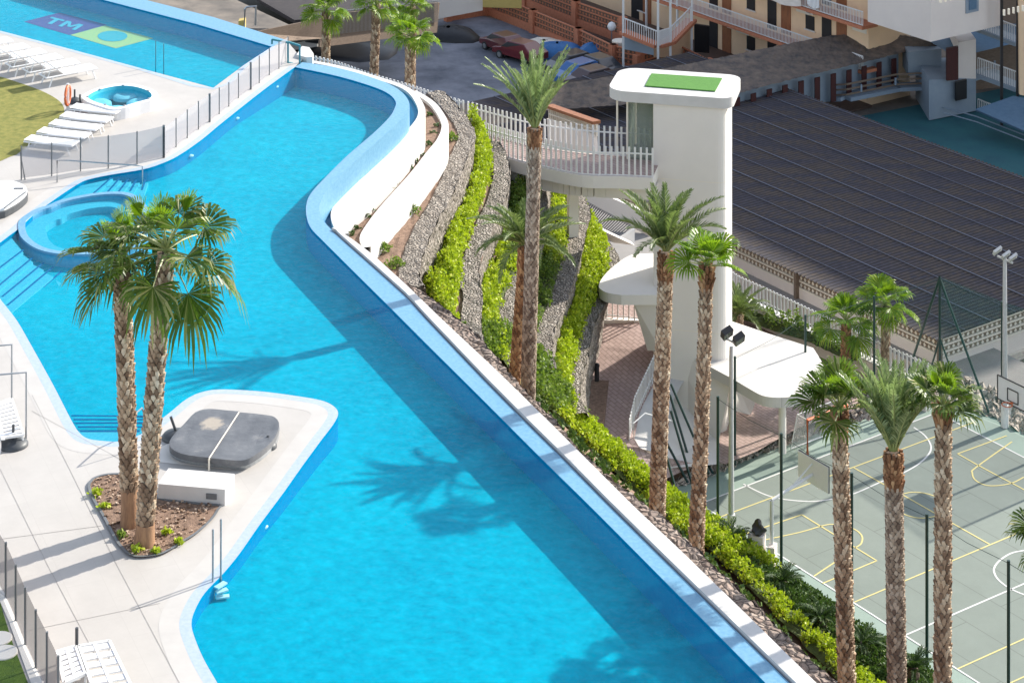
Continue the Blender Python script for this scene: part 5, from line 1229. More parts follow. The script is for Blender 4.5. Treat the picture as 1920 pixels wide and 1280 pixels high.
# planter of the two fan palms
pls = C(0,880,3.2,[(530,110),(545,75),(570,55),(640,36),(745,38),(850,100),(950,178),(1100,200),(1225,215),(1325,222),(1310,250),(1270,310),(1180,390),(1100,440),(1020,490),(950,520),(850,532),(790,525),(750,500),(700,440),(660,370),(620,290),(560,190)])
PLS = smooth(pz(pls, 0), 3, True)
struct(MB().sheet([PLS], 0.03).build('planter_soil', MT['soil']))
m = MB(); PO = offset(PLS+[PLS[0]], 0.05); PI = offset(PLS+[PLS[0]], -0.02); m.ribbon([Vector((p.x,p.y,0.05)) for p in PI], [Vector((p.x,p.y,0.05)) for p in PO]); m.ribbon([Vector((p.x,p.y,0.05)) for p in PO], [Vector((p.x,p.y,0)) for p in PO])
tag(m.build('planter_edging', MT['greypost']), 'thin dark metal edging around the palm planter on the pool deck', 'planter edging')
for i, (x, y, r, lb) in enumerate([(181,926,.24,'small light green plant at the upper left rim of the palm planter'),(196,951,.20,'small light green plant at the left rim of the palm planter below its neighbour'),(228,1006,.20,'small pale plant left of the palm trunk bases'),(256,1034,.26,'small light green plant at the lowest rim of the palm planter'),(293,1036,.16,'tiny yellowish plant at the lower right of the palm planter'),(313,1000,.2,'small yellowish plant right of the palm trunk base'),(335,1018,.18,'small yellow green plant near the right rim of the palm planter')]):
    bush(P(x, y, 0.03), 0.75*r, 'hedge' if i != 2 else 'shrub', lb, 60, 100+i, 0.1, group='small plants in the palm planter')
rng = random.Random(5); mb = MB()
for i in range(420):
    u = rng.random(); a = rng.choice(PLS); c = sum(PLS, Vector())/len(PLS); p = c.lerp(a, math.sqrt(u)*0.97)
    s = rng.uniform(0.03, 0.07); mb.box((p.x, p.y, 0.035+s*0.3), (s, s*0.7, s*0.6), rng.uniform(0, 3))
o = mb.build('mulch', M_island('wood chip mulch', [(0, (0.10, 0.06, 0.04)), (0.6, (0.33, 0.22, 0.15)), (1, (0.55, 0.43, 0.33))], 0.9)); o['kind'] = 'stuff'; o['label'] = 'brown wood chips in the palm planter'; o['category'] = 'mulch'

# ================================================================ DECK FURNITURE
# white plinth beside the planter
pb = thing('concrete_plinth', P(365,925,0), 'long low white box bench between the palm planter and the covered hot tub', 'plinth')
pA, pB = P(296,937,0), P(422,948,0); ux = (pB-pA).normalized(); uy = Vector((-ux.y, ux.x, 0))
MB().prism([[pA, pB, pB+uy*0.85, pA+uy*0.85]], 0.0, 0.42).build('body', MT['white'], pb, bevel=0.02)
m = MB(); c = pA.lerp(pB, 0.80)-uy*0.01; m.box((c.x, c.y, 0.22), (0.28, 0.04, 0.14), math.atan2(ux.y, ux.x)); m.build('vent', MT['greypost'], pb)

# covered hot tub
def rpoly(c, L_, W_, r, rz, n=5, z=0):
    res = []; co, si = math.cos(rz), math.sin(rz)
    for sx, sy, a0 in ((-1,-1,180),(1,-1,270),(1,1,0),(-1,1,90)):
        for k in range(n+1):
            a = math.radians(a0+90*k/n); x = sx*(L_/2-r)+r*math.cos(a); y = sy*(W_/2-r)+r*math.sin(a)
            res.append(Vector((c[0]+x*co-y*si, c[1]+x*si+y*co, z)))
    return res
tubc = P(421,818,0.35); TR = math.radians(-14)
ht = thing('covered_hot_tub', Vector((tubc.x, tubc.y, 0)), 'sunken hot tub under a sagging grey black folding cover on the pool peninsula', 'hot tub')
def tubshape(sc=1.0):
    q = [(318,826),(327,812),(343,796),(352,786),(366,772),(384,766),(404,766),(450,771),(500,777),(515,781),(523,791),(522,803),(516,818),(500,836),(478,852),(460,861),(440,862),(400,858),(352,852),(330,845),(319,836)]
    return smooth(pz(q, 0.31), 2, True)
TS = tubshape(); MB().prism([[p+Vector((0,0.12,0)) for p in TS]], 0.0, 0.14).build('shell', MT['steel'], ht)
cA, cB = P(448,772,0.32), P(392,858,0.32)
nr_ = (cB-cA).normalized(); sd_ = Vector((nr_.y, -nr_.x, 0))
for s_ in (1, -1):
    ctr = (cA+cB)/2
    h_ = [p for p in TS if (p-ctr).dot(sd_)*s_ > 0.05]
    i0 = 0
    inn = [((p-ctr).dot(sd_)*s_ > 0.05) for p in TS]; N = len(TS)
    st_ = next(i for i in range(N) if inn[i] and not inn[i-1]); loop = []
    i = st_
    while inn[i % N]: loop.append(TS[i % N]); i += 1
    a_, b_ = loop[0], loop[-1]
    pr = lambda p: cA+nr_*((p-cA).dot(nr_))+sd_*0.012*s_
    loop = loop+[pr(b_), pr(a_)]
    cen = sum(loop, Vector())/len(loop)
    mm = MB(); rings = 7; k = 0; n_ = len(loop)
    mm.v = [(p.x, p.y, 0.14) for p in loop]+[(p.x, p.y, 0.30) for p in loop]
    for i in range(n_): mm.f.append((i, (i+1) % n_, n_+(i+1) % n_, n_+i)); mm.m.append(0)
    rr_ = random.Random(3+s_)
    for r_ in range(1, rings):
        t = r_/rings; 
        for i, p in enumerate(loop):
            q = p.lerp(cen, t); z = 0.315-0.05*(math.sin(t*math.pi/2))*(1 if s_ < 0 else 0.2)+rr_.uniform(-.008, .008); mm.v.append((q.x, q.y, z))
        for i in range(n_): a = r_*n_+i; b = r_*n_+(i+1) % n_; mm.f.append((a, b, b+n_, a+n_)); mm.m.append(0)
    mm.v.append((cen.x, cen.y, 0.315-0.05*(1 if s_ < 0 else 0.2))); kk_ = len(mm.v)-1
    for i in range(n_): mm.f.append((rings*n_+i, rings*n_+(i+1) % n_, kk_)); mm.m.append(0)
    mm.build('cover', MT['tubcover'], ht, smooth=True)
sm_ = MB(); sm_.beam(cA+Vector((0,0,-0.01)), cB+Vector((0,0,-0.01)), 0.022, 0.024); sm_.beam(cB+Vector((0,0,-0.03)), cB+Vector((0,-0.01,-0.35)), 0.05, 0.03); sm_.build('strap', MT['lattice'], ht)
# deck plate beside it
struct(MB().sheet([pz([(300,838),(318,830),(322,848),(350,858),(440,868),(462,872),(430,880),(300,866)], 0.009)]).build('pool_deck', MT['cream']))

# open hot tub
oc = P(228,184,0.0)
hot = thing('open_hot_tub', oc, 'open square white hot tub with blue water beside the upper pool', 'hot tub')
OT = smooth(pz([(153,182),(162,174),(180,166),(205,160),(232,157),(262,160),(288,169),(296,178),(290,186),(262,194),(235,202),(212,205),(192,200),(165,191)], 0.45), 3, True)
oc2 = sum(OT, Vector())/len(OT); OI = [p.lerp(oc2, 0.16) for p in OT]; OB = [p.lerp(oc2, 0.30) for p in OT]
MB().prism([OT, OI[::-1]], 0.0, 0.45).build('shell', MT['plastic'], hot)
m = MB(); m.ribbon([p for p in OI+[OI[0]]], [Vector((p.x,p.y,0.0)) for p in OB+[OB[0]]]); m.sheet([OB], 0.0)
m.build('basin', MT['poolstep'], hot, smooth=True)
MB().sheet([OI], 0.33).build('water', MT['water'], hot)
for dx, dy in ((-.85, .15), (0.0, -.75), (.75, .2), (0.05, 1.1)):
    m = MB(); m.lathe((oc2.x+dx, oc2.y+dy, 0.0), [(0.52, 0.0), (0.50, 0.12), (0.36, 0.20), (0.10, 0.15)], 16); m.build('seat', MT['tubseat'], hot, smooth=True)
m = MB()
for p in OI[::6]: m.lathe((p.x, p.y, 0.45), [(0.05,0),(0.05,0.03),(0.02,0.04)], 8)
m.build('jet', MT['steel'], hot)

# white covered tub at the left edge
wt = thing('covered_hot_tub', P(10,370,0), 'hot tub with a white folded cover at the left edge beside the mesh fence', 'hot tub')
W1 = smooth(pz([(-60,345),(0,341),(25,341),(45,348),(52,356),(50,364),(38,375),(20,386),(0,394),(-60,402)], 0.32), 3, True)
MB().prism([W1], 0.0, 0.22).build('shell', MT['darkplastic'], wt)
MB().prism([[p+Vector((-0.05,0.1,0)) for p in W1]], 0.22, 0.32).build('cover', MT['plastic'], wt, bevel=0.04)
m = MB(); m.beam(P(8,390,0.34), P(48,360,0.34), 0.05, 0.03); m.beam(P(26,353,0.34), P(44,353,0.34), 0.04, 0.03); m.build('strap', MT['greypost'], wt)

# sun loungers: flat ones and raised ones
def lounger(raised):
    root = bpy.data.objects.new('sun_lounger', None); COL.objects.link(root); fr = MB(); Lh = 2.0; wd = 0.66; z = 0.36
    for s in (-1, 1):
        fr.tube([(-1.0, s*wd/2, z), (1.0, s*wd/2, z)], 0.028, 6)
    for x in (-1.0, 1.0): fr.tube([(x, -wd/2, z), (x, wd/2, z)], 0.028, 6)
    fr.build('frame', MT['plastic'], root, local=True)
    for x in (-0.75, 0.78):
        for s in (-1, 1):
            l = MB(); l.tube([(x, s*wd/2, z), (x+(0.14 if x > 0 else -0.14), s*wd/2, 0)], 0.026, 6); l.build('leg', MT['plastic'], root, local=True)
    sl = MB(); h0 = -0.30
    n = 13
    for i in range(n):
        x = h0+(1.0-h0)*(i+0.5)/n; sl.box((x, 0, z+0.03), ((1.0-h0)/n*0.86, wd*0.94, 0.02))
    sl.build('seat', MT['plastic'], root, local=True)
    bk = MB(); ang = math.radians(38 if raised else 3)
    for i in range(8):
        r = 0.72*(i+0.5)/8; c = (h0-r*math.cos(ang), 0, z+0.03+r*math.sin(ang)); k = len(bk.v); bk.box((0,0,0), (0.078, wd*0.94, 0.02))
        for q in range(k, k+8):
            x, y, zz_ = bk.v[q]; bk.v[q] = (c[0]+x*math.cos(ang)+zz_*math.sin(ang), y, c[2]-x*math.sin(ang)+zz_*math.cos(ang))
    bk.build('backrest', MT['plastic'], root, local=True)
    if raised:
        s_ = MB()
        for s in (-1, 1): s_.tube([(h0-0.5, s*wd*0.42, z+0.33), (h0-0.62, s*wd*0.42, z-0.02)], 0.018, 5)
        s_.build('back_strut', MT['plastic'], root, local=True)
    return root
flat = lounger(False); flt = treeof(flat)
fl_px = [(97,283),(120,268),(142,253),(162,238),(180,222)]
fl_lab = ['flat white sun lounger nearest the mesh fence, first of the row of five', 'flat white sun lounger second from the mesh fence in the row of five', 'flat white sun lounger in the middle of the row of five', 'flat white sun lounger fourth from the mesh fence in the row of five', 'flat white sun lounger furthest from the mesh fence, beside the orange stand']
for i, ((x, y), lb) in enumerate(zip(fl_px, fl_lab)):
    c = P(x, y, 0); ang = math.radians(-16)
    if i == 0: o = flat; o.location = c; o.rotation_euler = (0,0,ang); tag(o, lb, 'sun lounger', 'flat sun loungers in a row')
    else: clone(flat, c, ang, 1.0, lb, tree=flt)
rais = lounger(True); rtr = treeof(rais)
ra_px = [(-28,100),(3,112),(34,122),(64,132),(96,142),(128,152)]
ra_lab = ['white lounger with raised back, cut by the left edge, first of the upper row', 'white lounger with raised back, second in the upper row', 'white lounger with raised back, third in the upper row', 'white lounger with raised back, fourth in the upper row', 'white lounger with raised back, fifth in the upper row, next to the last', 'white lounger with raised back, last of the upper row, nearest the hot tub']
for i, ((x, y), lb) in enumerate(zip(ra_px, ra_lab)):
    c = P(x, y, 0); ang = math.radians(36)
    if i == 0: o = rais; o.location = c; o.rotation_euler = (0,0,ang); tag(o, lb, 'sun lounger', 'sun loungers with raised backs')
    else: clone(rais, c, ang, 1.15, lb, tree=rtr)
rais.scale = (1.15,)*3

# parasol bases
def pbase(c, label, tilt=0.0, ph=0.45, r=0.40, disc=True):
    root = thing('parasol_base', c, label, 'parasol base', 'charcoal parasol bases on the deck')
    m = MB(); m.lathe(c, [(r,0.0),(r,0.05),(r*0.85,0.12),(r*0.5,0.17),(0.09,0.20)], 24)
    m.build('weight', MT['darkplastic'], root, smooth=True)
    t = MB(); c = Vector(c); t.tube([c+Vector((0,0,0.12)), c+Vector((-tilt*ph,0,0.12+ph))], 0.038, 10); t.build('pole_socket', MT['darkplastic'], root, smooth=True)
pbase(P(25,835,0), 'round charcoal parasol base beside the slatted loungers at the left edge')
pbase(P(331,820,0), 'charcoal parasol base leaning against the left side of the covered hot tub', 0.35)
pbase(P(140,192,0), 'small charcoal parasol base by the orange stand, nearer the loungers with raised backs', 0, 0.4, 0.30)
pbase(P(150,204,0), 'small charcoal parasol base by the orange stand, in front of its twin', 0, 0.45, 0.36)
pbase(P(500,838,0), 'charcoal parasol base tucked against the right corner of the covered hot tub', -0.2, 0.2, 0.28)
pbase(P(144,1232,0), 'charcoal parasol base between the white slatted tables at the bottom', 0.0, 0.55, 0.12)

# orange lifebuoy stand
ob = thing('lifebuoy_stand', P(127,208,0), 'narrow orange and white lifebuoy stand at the corner of the dry lawn', 'lifebuoy stand')
c = P(127,208,0); m = MB(); m.box((c.x, c.y, 0.55), (0.10, 0.06, 1.1)); m.build('post', MT['whitepaint'], ob)
m = MB(); m.tube([c+Vector((0.03*math.cos(a), 0.34*math.cos(a), 0.62+0.38*math.sin(a))) for a in [k*math.pi/12 for k in range(25)]], 0.055, 8); m.build('ring', MT['orange'], ob, smooth=True)

# slatted white lounger with tall grey frames (left) and slatted tables (bottom)
def quadgrid(mb, p00, p10, p11, p01, nu, nv, th=0.03, gap=0.3):
    for i in range(nu):
        a = p00.lerp(p10, (i+0.5)/nu); b = p01.lerp(p11, (i+0.5)/nu); wd = (p10-p00).length/nu*(1-gap); mb.beam(a, b, wd, th)
sl = thing('slatted_lounger', P(0,800,0), 'white slatted lounger with a tall grey tube frame at the left edge', 'slatted lounger')
m = MB(); quadgrid(m, P(-60,775,0.35), P(-60,830,0.35), P(42,812,0.35), P(22,748,0.35), 9, 1); m.build('slats', MT['plastic'], sl)
m = MB(); m.beam(P(22,748,0.33), P(44,815,0.33), 0.06, 0.06); m.beam(P(-60,775,0.33), P(22,748,0.33), 0.06, 0.06); m.beam(P(-60,830,0.33), P(44,815,0.33), 0.06, 0.06); m.beam(P(-10,762,0.36), P(6,824,0.36), 0.1, 0.03); m.build('frame', MT['plastic'], sl)
for x, y in ((42,812),(22,750),(0,826)):
    c = P(x, y, 0.33); MB().tube([c, Vector((c.x, c.y, 0))], 0.03, 6).build('leg', MT['plastic'], sl)
m = MB(); b1, b2 = P(22,752,0), P(49,822,0)
def vtop(b, ytop): return Vector((b.x, b.y, CAMZ-(ytop-HY)*b.y/F))
m.tube([b1, vtop(b1,646), vtop(b1,646)+Vector((-1.2,-0.25,0))], 0.028, 6); m.tube([b2, vtop(b2,698), vtop(b2,698)+Vector((-1.2,-0.25,0))], 0.028, 6); m.build('tube_frame', MT['steel'], sl, smooth=True)
for i, (q, lb) in enumerate([([(107,1222),(142,1212),(160,1262),(120,1280)], 'white slatted folding table at the bottom left, left of its wider neighbour'), ([(147,1212),(205,1202),(248,1290),(178,1300)], 'wider white slatted folding lounger at the bottom left beside the table')]):
    r = thing('slatted_table', P(*q[0], 0), lb, 'slatted table', 'white slatted furniture at the bottom')
    a, b, c, d = [P(x, y, 0.4) for x, y in q]; m = MB(); quadgrid(m, a, d, c, b, 6, 1, 0.03, 0.38); m.build('slats', MT['plastic'], r)
    m = MB(); 
    for s, t in ((a,b),(b,c),(c,d),(d,a)): m.beam(s, t, 0.07, 0.07)
    m.beam(a.lerp(b,.5), d.lerp(c,.5), 0.06, 0.05); m.build('frame', MT['whitepaint'], r)
    for s in (a, b, c, d): MB().tube([s, Vector((s.x, s.y, 0))], 0.03, 6).build('leg', MT['plastic'], r)

# pool ladder
ld = thing('pool_ladder', P(405,1095,0), 'steel pool ladder with two tall rails at the cove of the main pool', 'pool ladder')
for bx, by, tx, ty in ((399,1090,402,992),(414,1080,421,973)):
    m = MB(); b = P(bx, by, 0); m.tube([Vector((b.x+0.1, b.y-0.1, -0.9)), Vector((b.x, b.y, 0)), vtop(b, ty)], 0.024, 8); m.build('rail', MT['steel'], ld, smooth=True)
a, b = P(399,1090,0), P(414,1080,0)
for k in range(4):
    MB().beam(Vector((a.x+.09,a.y-.1,-0.10-0.11*k)), Vector((b.x+.12+.06*k,b.y-.08-.1*k,-0.10-0.11*k)), 0.14, 0.035).build('step', MT['whitepaint'], ld)
hr = thing('pool_handrail', P(228,838,0), 'thin steel handrail over the pool steps behind the palm trunks', 'handrail')
m = MB(); b = P(245,845,0); m.tube([b, b+Vector((0,0,0.9)), b+Vector((0.15,0.9,0.75)), b+Vector((0.3,1.9,-0.5))], 0.024, 8, ); m.build('rail', MT['steel'], hr, smooth=True)
hr2 = thing('pool_handrail', P(200,345,0), 'thin steel handrail beside the mesh fence over the upper pool steps', 'handrail')
m = MB(); b0_, b1_ = P(107,342,0), P(266,330,0)
m.tube([b0_, vtop(b0_,301), vtop(b0_,301)+Vector((0.4,0,0)), PY(255,310,b1_.y), PY(267,312,b1_.y), Vector((PY(267,312,b1_.y).x, b1_.y, -0.4))], 0.024, 8); m.build('rail', MT['steel'], hr2, smooth=True)
# poles in the upper pool
vp = thing('pool_handrail', P(300,140,0), 'pair of thin upright steel rails at the edge of the upper pool', 'handrail')
for x, yb, yt in ((292,138,76),(307,143,82)): m = MB(); b = P(x, yb, -0.3); m.tube([Vector((b.x,b.y,-0.9)), vtop(b, yt)], 0.022, 8); m.build('rail', MT['greenteal'], vp, smooth=True)

# mesh fences
def meshfence(base_px, h, label, mat='mesh', heavy=(), postr=0.025, tops=None):
    pts = pz(base_px, 0.0); r = thing('mesh_fence', pts[0], label, 'fence'); pn = MB()
    H = [h]*len(pts) if tops is None else [vtop(p, t).z for p, t in zip(pts, tops)]
    for a, b, ha, hb in zip(pts, pts[1:], H, H[1:]): pn.add([a+Vector((0,0,.06)), b+Vector((0,0,.06)), b+Vector((0,0,hb)), a+Vector((0,0,ha))], [(0,1,2,3)])
    pn.build('mesh_panel', MT[mat], r)
    for i, (p, hh_) in enumerate(zip(pts, H)):
        MB().tube([p, p+Vector((0,0,hh_+0.03))], postr*(1.9 if i in heavy else 1), 6).build('post', MT['greypost'], r)
    return r
meshfence([(540,115),(523,129),(505,141),(486,156),(470,168),(447,184),(429,200),(411,214),(393,229),(372,243),(351,259),(330,276),(307,296)], 1.15, 'long pale mesh fence on the strip between the upper pool and the main pool', heavy=(4,8,12), tops=[70,80,92,106,118,139,156,166,177,191,207,223,240])
meshfence([(307,296),(257,308),(203,316),(151,321),(97,330),(40,337)], 1.2, 'mesh fence with thin grey posts in front of the row of flat loungers', heavy=(0,))
meshfence(C(0,880,3.2,[(-120,500),(-70,590),(-20,680),(35,768),(95,908),(152,1050),(215,1190),(282,1330),(350,1480)]), 1.28, 'brownish mesh fence with dark posts between the deck and the green lawn', 'meshbrown', postr=0.03)
ag = thing('fence_props', P(45,330,0), 'pair of leaning grey props at the end of the mesh fence', 'frame')
m = MB(); m.tube([P(40,337,0), PY(38,285,P(40,337,0).y), P(47,337,0)], 0.025, 6); m.build('props', MT['greypost'], ag)
# teal gate at the pool corner
gt_ = thing('teal_gate', P(550,120,0), 'teal framed gate where the two pools meet at the far corner', 'gate')
m = MB(); yv = P(545,118,0).y
for a, b in [((540,118),(540,78)),((562,122),(562,85)),((540,118),(562,122)),((540,79),(562,86)),((510,83),(510,74)),((510,74),(540,80))]: m.beam(PY(*a, yv), PY(*b, yv), 0.08, 0.08) if a[0] != b[0] else m.tube([PY(*a, yv), PY(*b, yv)], 0.045, 6)
m.build('frame', MT['greenteal'], gt_)
# small white pool lamps and skimmers
for i, (x, y, lb) in enumerate([(518,161,'nearest the far corner'),(444,220,'second along the fence side'),(358,290,'at the bend by the mesh fence'),(495,984,'on the peninsula side near the ladder'),(95,407,'by the spa basin steps')]):
    c = P(x, y, -0.25); m = MB(); m.lathe((c.x, c.y, -0.32), [(0.09,0),(0.11,0.04),(0.06,0.07)], 12)
    tag(m.build('pool_lamp', MT['plastic']), 'small white round pool lamp just under the water, '+lb, 'pool lamp', 'pool lamps')

# ================================================================ COURT FURNITURE
def lamp_pole(base_px, top_y, heads_px, label, r=0.09, dark=False, z=ZC):
    b = P(*base_px, z); root = thing('floodlight_pole', b, label, 'floodlight pole', 'floodlight poles of the court'); t = vtop(b, top_y)
    MB().tube([b, b+Vector((0,0,1.0))], r*1.6, 12).build('base_sleeve', MT['whitepaint'], root, smooth=True)
    MB().tube([b, t], [r*1.25, r*0.8], 12).build('pole', MT['polegrey'], root, smooth=True)
    ps = [PY(x, y, b.y) for x, y in heads_px]
    m = MB(); m.tube([ps[0]+Vector((0,0,-0.25)), ps[-1]+Vector((0,0,-0.25))], 0.05, 6); m.build('cross_arm', MT['polegrey'], root)
    for p in ps:
        h = MB(); h.box((0,0,0), (0.46, 0.26 if dark else 0.12, 0.48 if dark else 0.30), 0.6); cz = math.cos(0.7); sz = math.sin(0.7)
        h.v = [(v[0]+p.x, v[1]*cz-v[2]*sz+p.y, v[1]*sz+v[2]*cz+p.z) for v in h.v]
        hd = h.build('lamp_head', MT['blacklamp' if dark else 'polegrey'], root)
        g_ = MB(); g_.box((0,-0.15 if dark else -0.08,0.0), (0.34, 0.02, 0.36 if dark else 0.22), 0.6); g_.v = [(v[0]+p.x, v[1]*cz-v[2]*sz+p.y, v[1]*sz+v[2]*cz+p.z) for v in g_.v]
        g_.build('lamp_glass', MT['glass'], hd)
    return root
lamp_pole((1371,1008), 650, [(1363,624),(1385,635)], 'tall pale floodlight pole with two black lamp heads in front of the large canopy', 0.10, True)
lamp_pole((1884,800), 482, [(1870,470),(1886,478),(1899,483)], 'tall pale floodlight pole at the right edge beside the basketball backboard', 0.11)
def board(ctr, ang, wd, ht, face, label, pole_base=None, frontmark=True):
    root = thing('basketball_hoop', pole_base if pole_base is not None else ctr, label, 'basketball hoop'); ux = Vector((math.cos(ang), math.sin(ang), 0))
    m = MB(); m.box(ctr, (wd, 0.05, ht), ang); m.build('backboard', MT['plastic'], root)
    n_ = face
    e_ = MB()
    for s, t in (((-1,-1),(1,-1)),((1,-1),(1,1)),((1,1),(-1,1)),((-1,1),(-1,-1))):
        a = ctr+ux*wd/2*s[0]+Vector((0,0,ht/2*s[1])); b = ctr+ux*wd/2*t[0]+Vector((0,0,ht/2*t[1])); 
        e_.tube([a+n_*0.03, b+n_*0.03], 0.03, 5)
    zc = ctr.z-ht*0.08
    for s, t in (((-1,-1),(1,-1)),((1,-1),(1,1)),((1,1),(-1,1)),((-1,1),(-1,-1))):
        a = ctr+ux*wd*0.17*s[0]+Vector((0,0,ht*0.25*s[1]-ht*0.1))+n_*0.04; b = ctr+ux*wd*0.17*t[0]+Vector((0,0,ht*0.25*t[1]-ht*0.1))+n_*0.04; e_.tube([a, b], 0.025, 5)
    e_.build('board_marking', MT['blacklamp'], root)
    rc_ = ctr+n_*0.40+Vector((0,0,-ht*0.36)); m = MB(); m.tube([rc_+Vector((0.23*math.cos(a), 0.23*math.sin(a), 0)) for a in [k*math.pi/10 for k in range(21)]], 0.022, 6); m.beam(ctr+Vector((0,0,-ht*0.36)), rc_-n_*0.2, 0.1, 0.05); m.build('rim', MT['orange'], root)
    m = MB()
    for k in range(12):
        a = k*math.pi/6; m.tube([rc_+Vector((0.23*math.cos(a), 0.23*math.sin(a), 0)), rc_+Vector((0.13*math.cos(a+.5), 0.13*math.sin(a+.5), -0.42))], 0.008, 3, cap=False)
        m.tube([rc_+Vector((0.23*math.cos(a), 0.23*math.sin(a), 0)), rc_+Vector((0.13*math.cos(a-.5), 0.13*math.sin(a-.5), -0.42))], 0.008, 3, cap=False)
    m.build('net', MT['whitepaint'], root)
    if pole_base is not None:
        p = Vector(pole_base); top = Vector((p.x, p.y, p.z+2.55)); m = MB(); m.tube([p, top], 0.08, 10)
        m.tube([top, ctr-n_*0.08+Vector((0,0,-0.1))], 0.07, 10); m.build('post', MT['whitepaint'], root, smooth=True)
        m = MB(); m.tube([top+(ctr-top)*0.5, ctr-n_*0.08+Vector((0,0,0.35))], 0.03, 6); m.build('brace', MT['whitepaint'], root)
    return root
nb_ = P(1447,1056,ZC); face = da.copy(); bc = PY(1525,884, nb_.y+face.y*2.1); 
board(bc, AXB, 1.8, 1.05, face, 'white basketball backboard seen from behind, on a bent white post above the cream cabinet', nb_)
fbc = P(1900,738,-15.2); fbase = fbc+da*2.2; fbase.z = ZC
board(fbc, AXB, 1.8, 1.05, -da, 'white basketball backboard with black markings and an orange rim at the right edge', fbase)
# handball goal
gp = P(1513,858,ZC); ge = P(1590,828,ZC)
gl_ = thing('handball_goal', gp, 'orange framed goal with a sagging net at the left end of the court', 'goal')
gn, gf_ = P(1514,861,ZC), P(1588,832,ZC); H2 = 1.75
m = MB(); m.tube([gn, gn+Vector((0,0,H2)), gf_+Vector((0,0,H2)), gf_], 0.07, 8); m.build('frame', MT['orange'], gl_, smooth=True)
bkd = db*-1.1
m = MB(); m.tube([gn+Vector((0,0,H2)), gn+bkd*0.6+Vector((0,0,H2)), gn+bkd+Vector((0,0,0.05))], 0.025, 6); m.tube([gf_+Vector((0,0,H2)), gf_+bkd*0.6+Vector((0,0,H2)), gf_+bkd+Vector((0,0,0.05))], 0.025, 6); m.tube([gn+bkd+Vector((0,0,.05)), gf_+bkd+Vector((0,0,.05))], 0.03, 6); m.tube([gn+bkd*.6+Vector((0,0,H2)), gf_+bkd*.6+Vector((0,0,H2))], 0.02, 6); m.build('stays', MT['whitepaint'], gl_, smooth=True)
m = MB(); m.add([gn+bkd*.6+Vector((0,0,H2)), gf_+bkd*.6+Vector((0,0,H2)), gf_+bkd+Vector((0,0,.05)), gn+bkd+Vector((0,0,.05))], [(0,1,2,3)]); m.add([gn+Vector((0,0,H2)), gn+bkd*.6+Vector((0,0,H2)), gn+bkd, gn], [(0,1,2,3)]); m.build('net', MT['goalnet'], gl_)

# green ball-stop fences
def ballfence(posts, label, net='net', r=0.06, wire=True, extra=None):
    """posts: (base x, base y, top y)"""
    P0 = P(posts[0][0], posts[0][1], ZC); root = thing('ball_stop_fence', P0, label, 'ball-stop fence', 'green ball-stop fences round the court'); tops = []; bases = []
    for x, y, t in posts:
        b = P(x, y, ZC); tp = vtop(b, t); tops.append(tp); bases.append(b); MB().tube([b, tp], r, 8).build('post', MT['greenpaint'], root, smooth=True)
    m = MB()
    for a, b in zip(tops, tops[1:]): m.tube([a-Vector((0,0,.1)), (a+b)/2-Vector((0,0,.22)), b-Vector((0,0,.1))], 0.012, 4, cap=False)
    m.build('wire', MT['greenpaint'], root)
    m = MB()
    for a, b, c, d in zip(bases, bases[1:], tops[1:], tops): m.add([a, b, c, d], [(0,1,2,3)])
    m.build('net', MT[net], root)
    return root
ballfence([(1346,996,743),(1465,1085,812),(1597,1180,886),(1738,1262,963),(1891,1375,1050),(2060,1490,1140)], 'dark green net posts along the near side of the court, before the planting')
ballfence([(1378,872,668),(1510,812,590),(1639,775,555),(1762,752,518)], 'dark green net posts along the far left side of the court beside the canopy', r=0.055)
ballfence([(1762,752,518),(1879,798,565),(2050,880,620)], 'dark green denser net at the far right of the court before the long building', 'netdense')
# tripod braces of the corner post
tr = thing('post_brace', P(1762,752,ZC), 'dark green tripod braces splaying from the tall corner net post', 'brace')
b = P(1762,752,ZC); top = vtop(b, 522); mid_ = vtop(b, 633)
for px, py, t0, rr0 in ((1698,712,top,.06),(1855,776,top,.06),(1732,738,mid_,.045),(1800,742,mid_,.045)):
    m = MB(); m.tube([t0, P(px, py, ZC)], rr0, 8); m.build('strut', MT['greenpaint'], tr, smooth=True)
# slanted braces between the two palm trunks
sb_ = thing('post_brace', P(1290,880,ZC), 'dark green slanted posts between the date palm and the slim fan palm before the stairs', 'brace')
m = MB()
for a, b in (((1258,720),(1330,888)),((1256,740),(1295,870)),((1250,830),(1290,905)),((1250,855),(1277,955)),((1317,852),(1336,886)),((1258,770),(1297,905))):
    p1 = P(b[0], b[1], ZC+0.3); p0 = PY(a[0], a[1], p1.y+0.8); m = MB(); m.tube([p0, p1], 0.055, 8); m.build('strut', MT['greenpaint'], sb_, smooth=True)
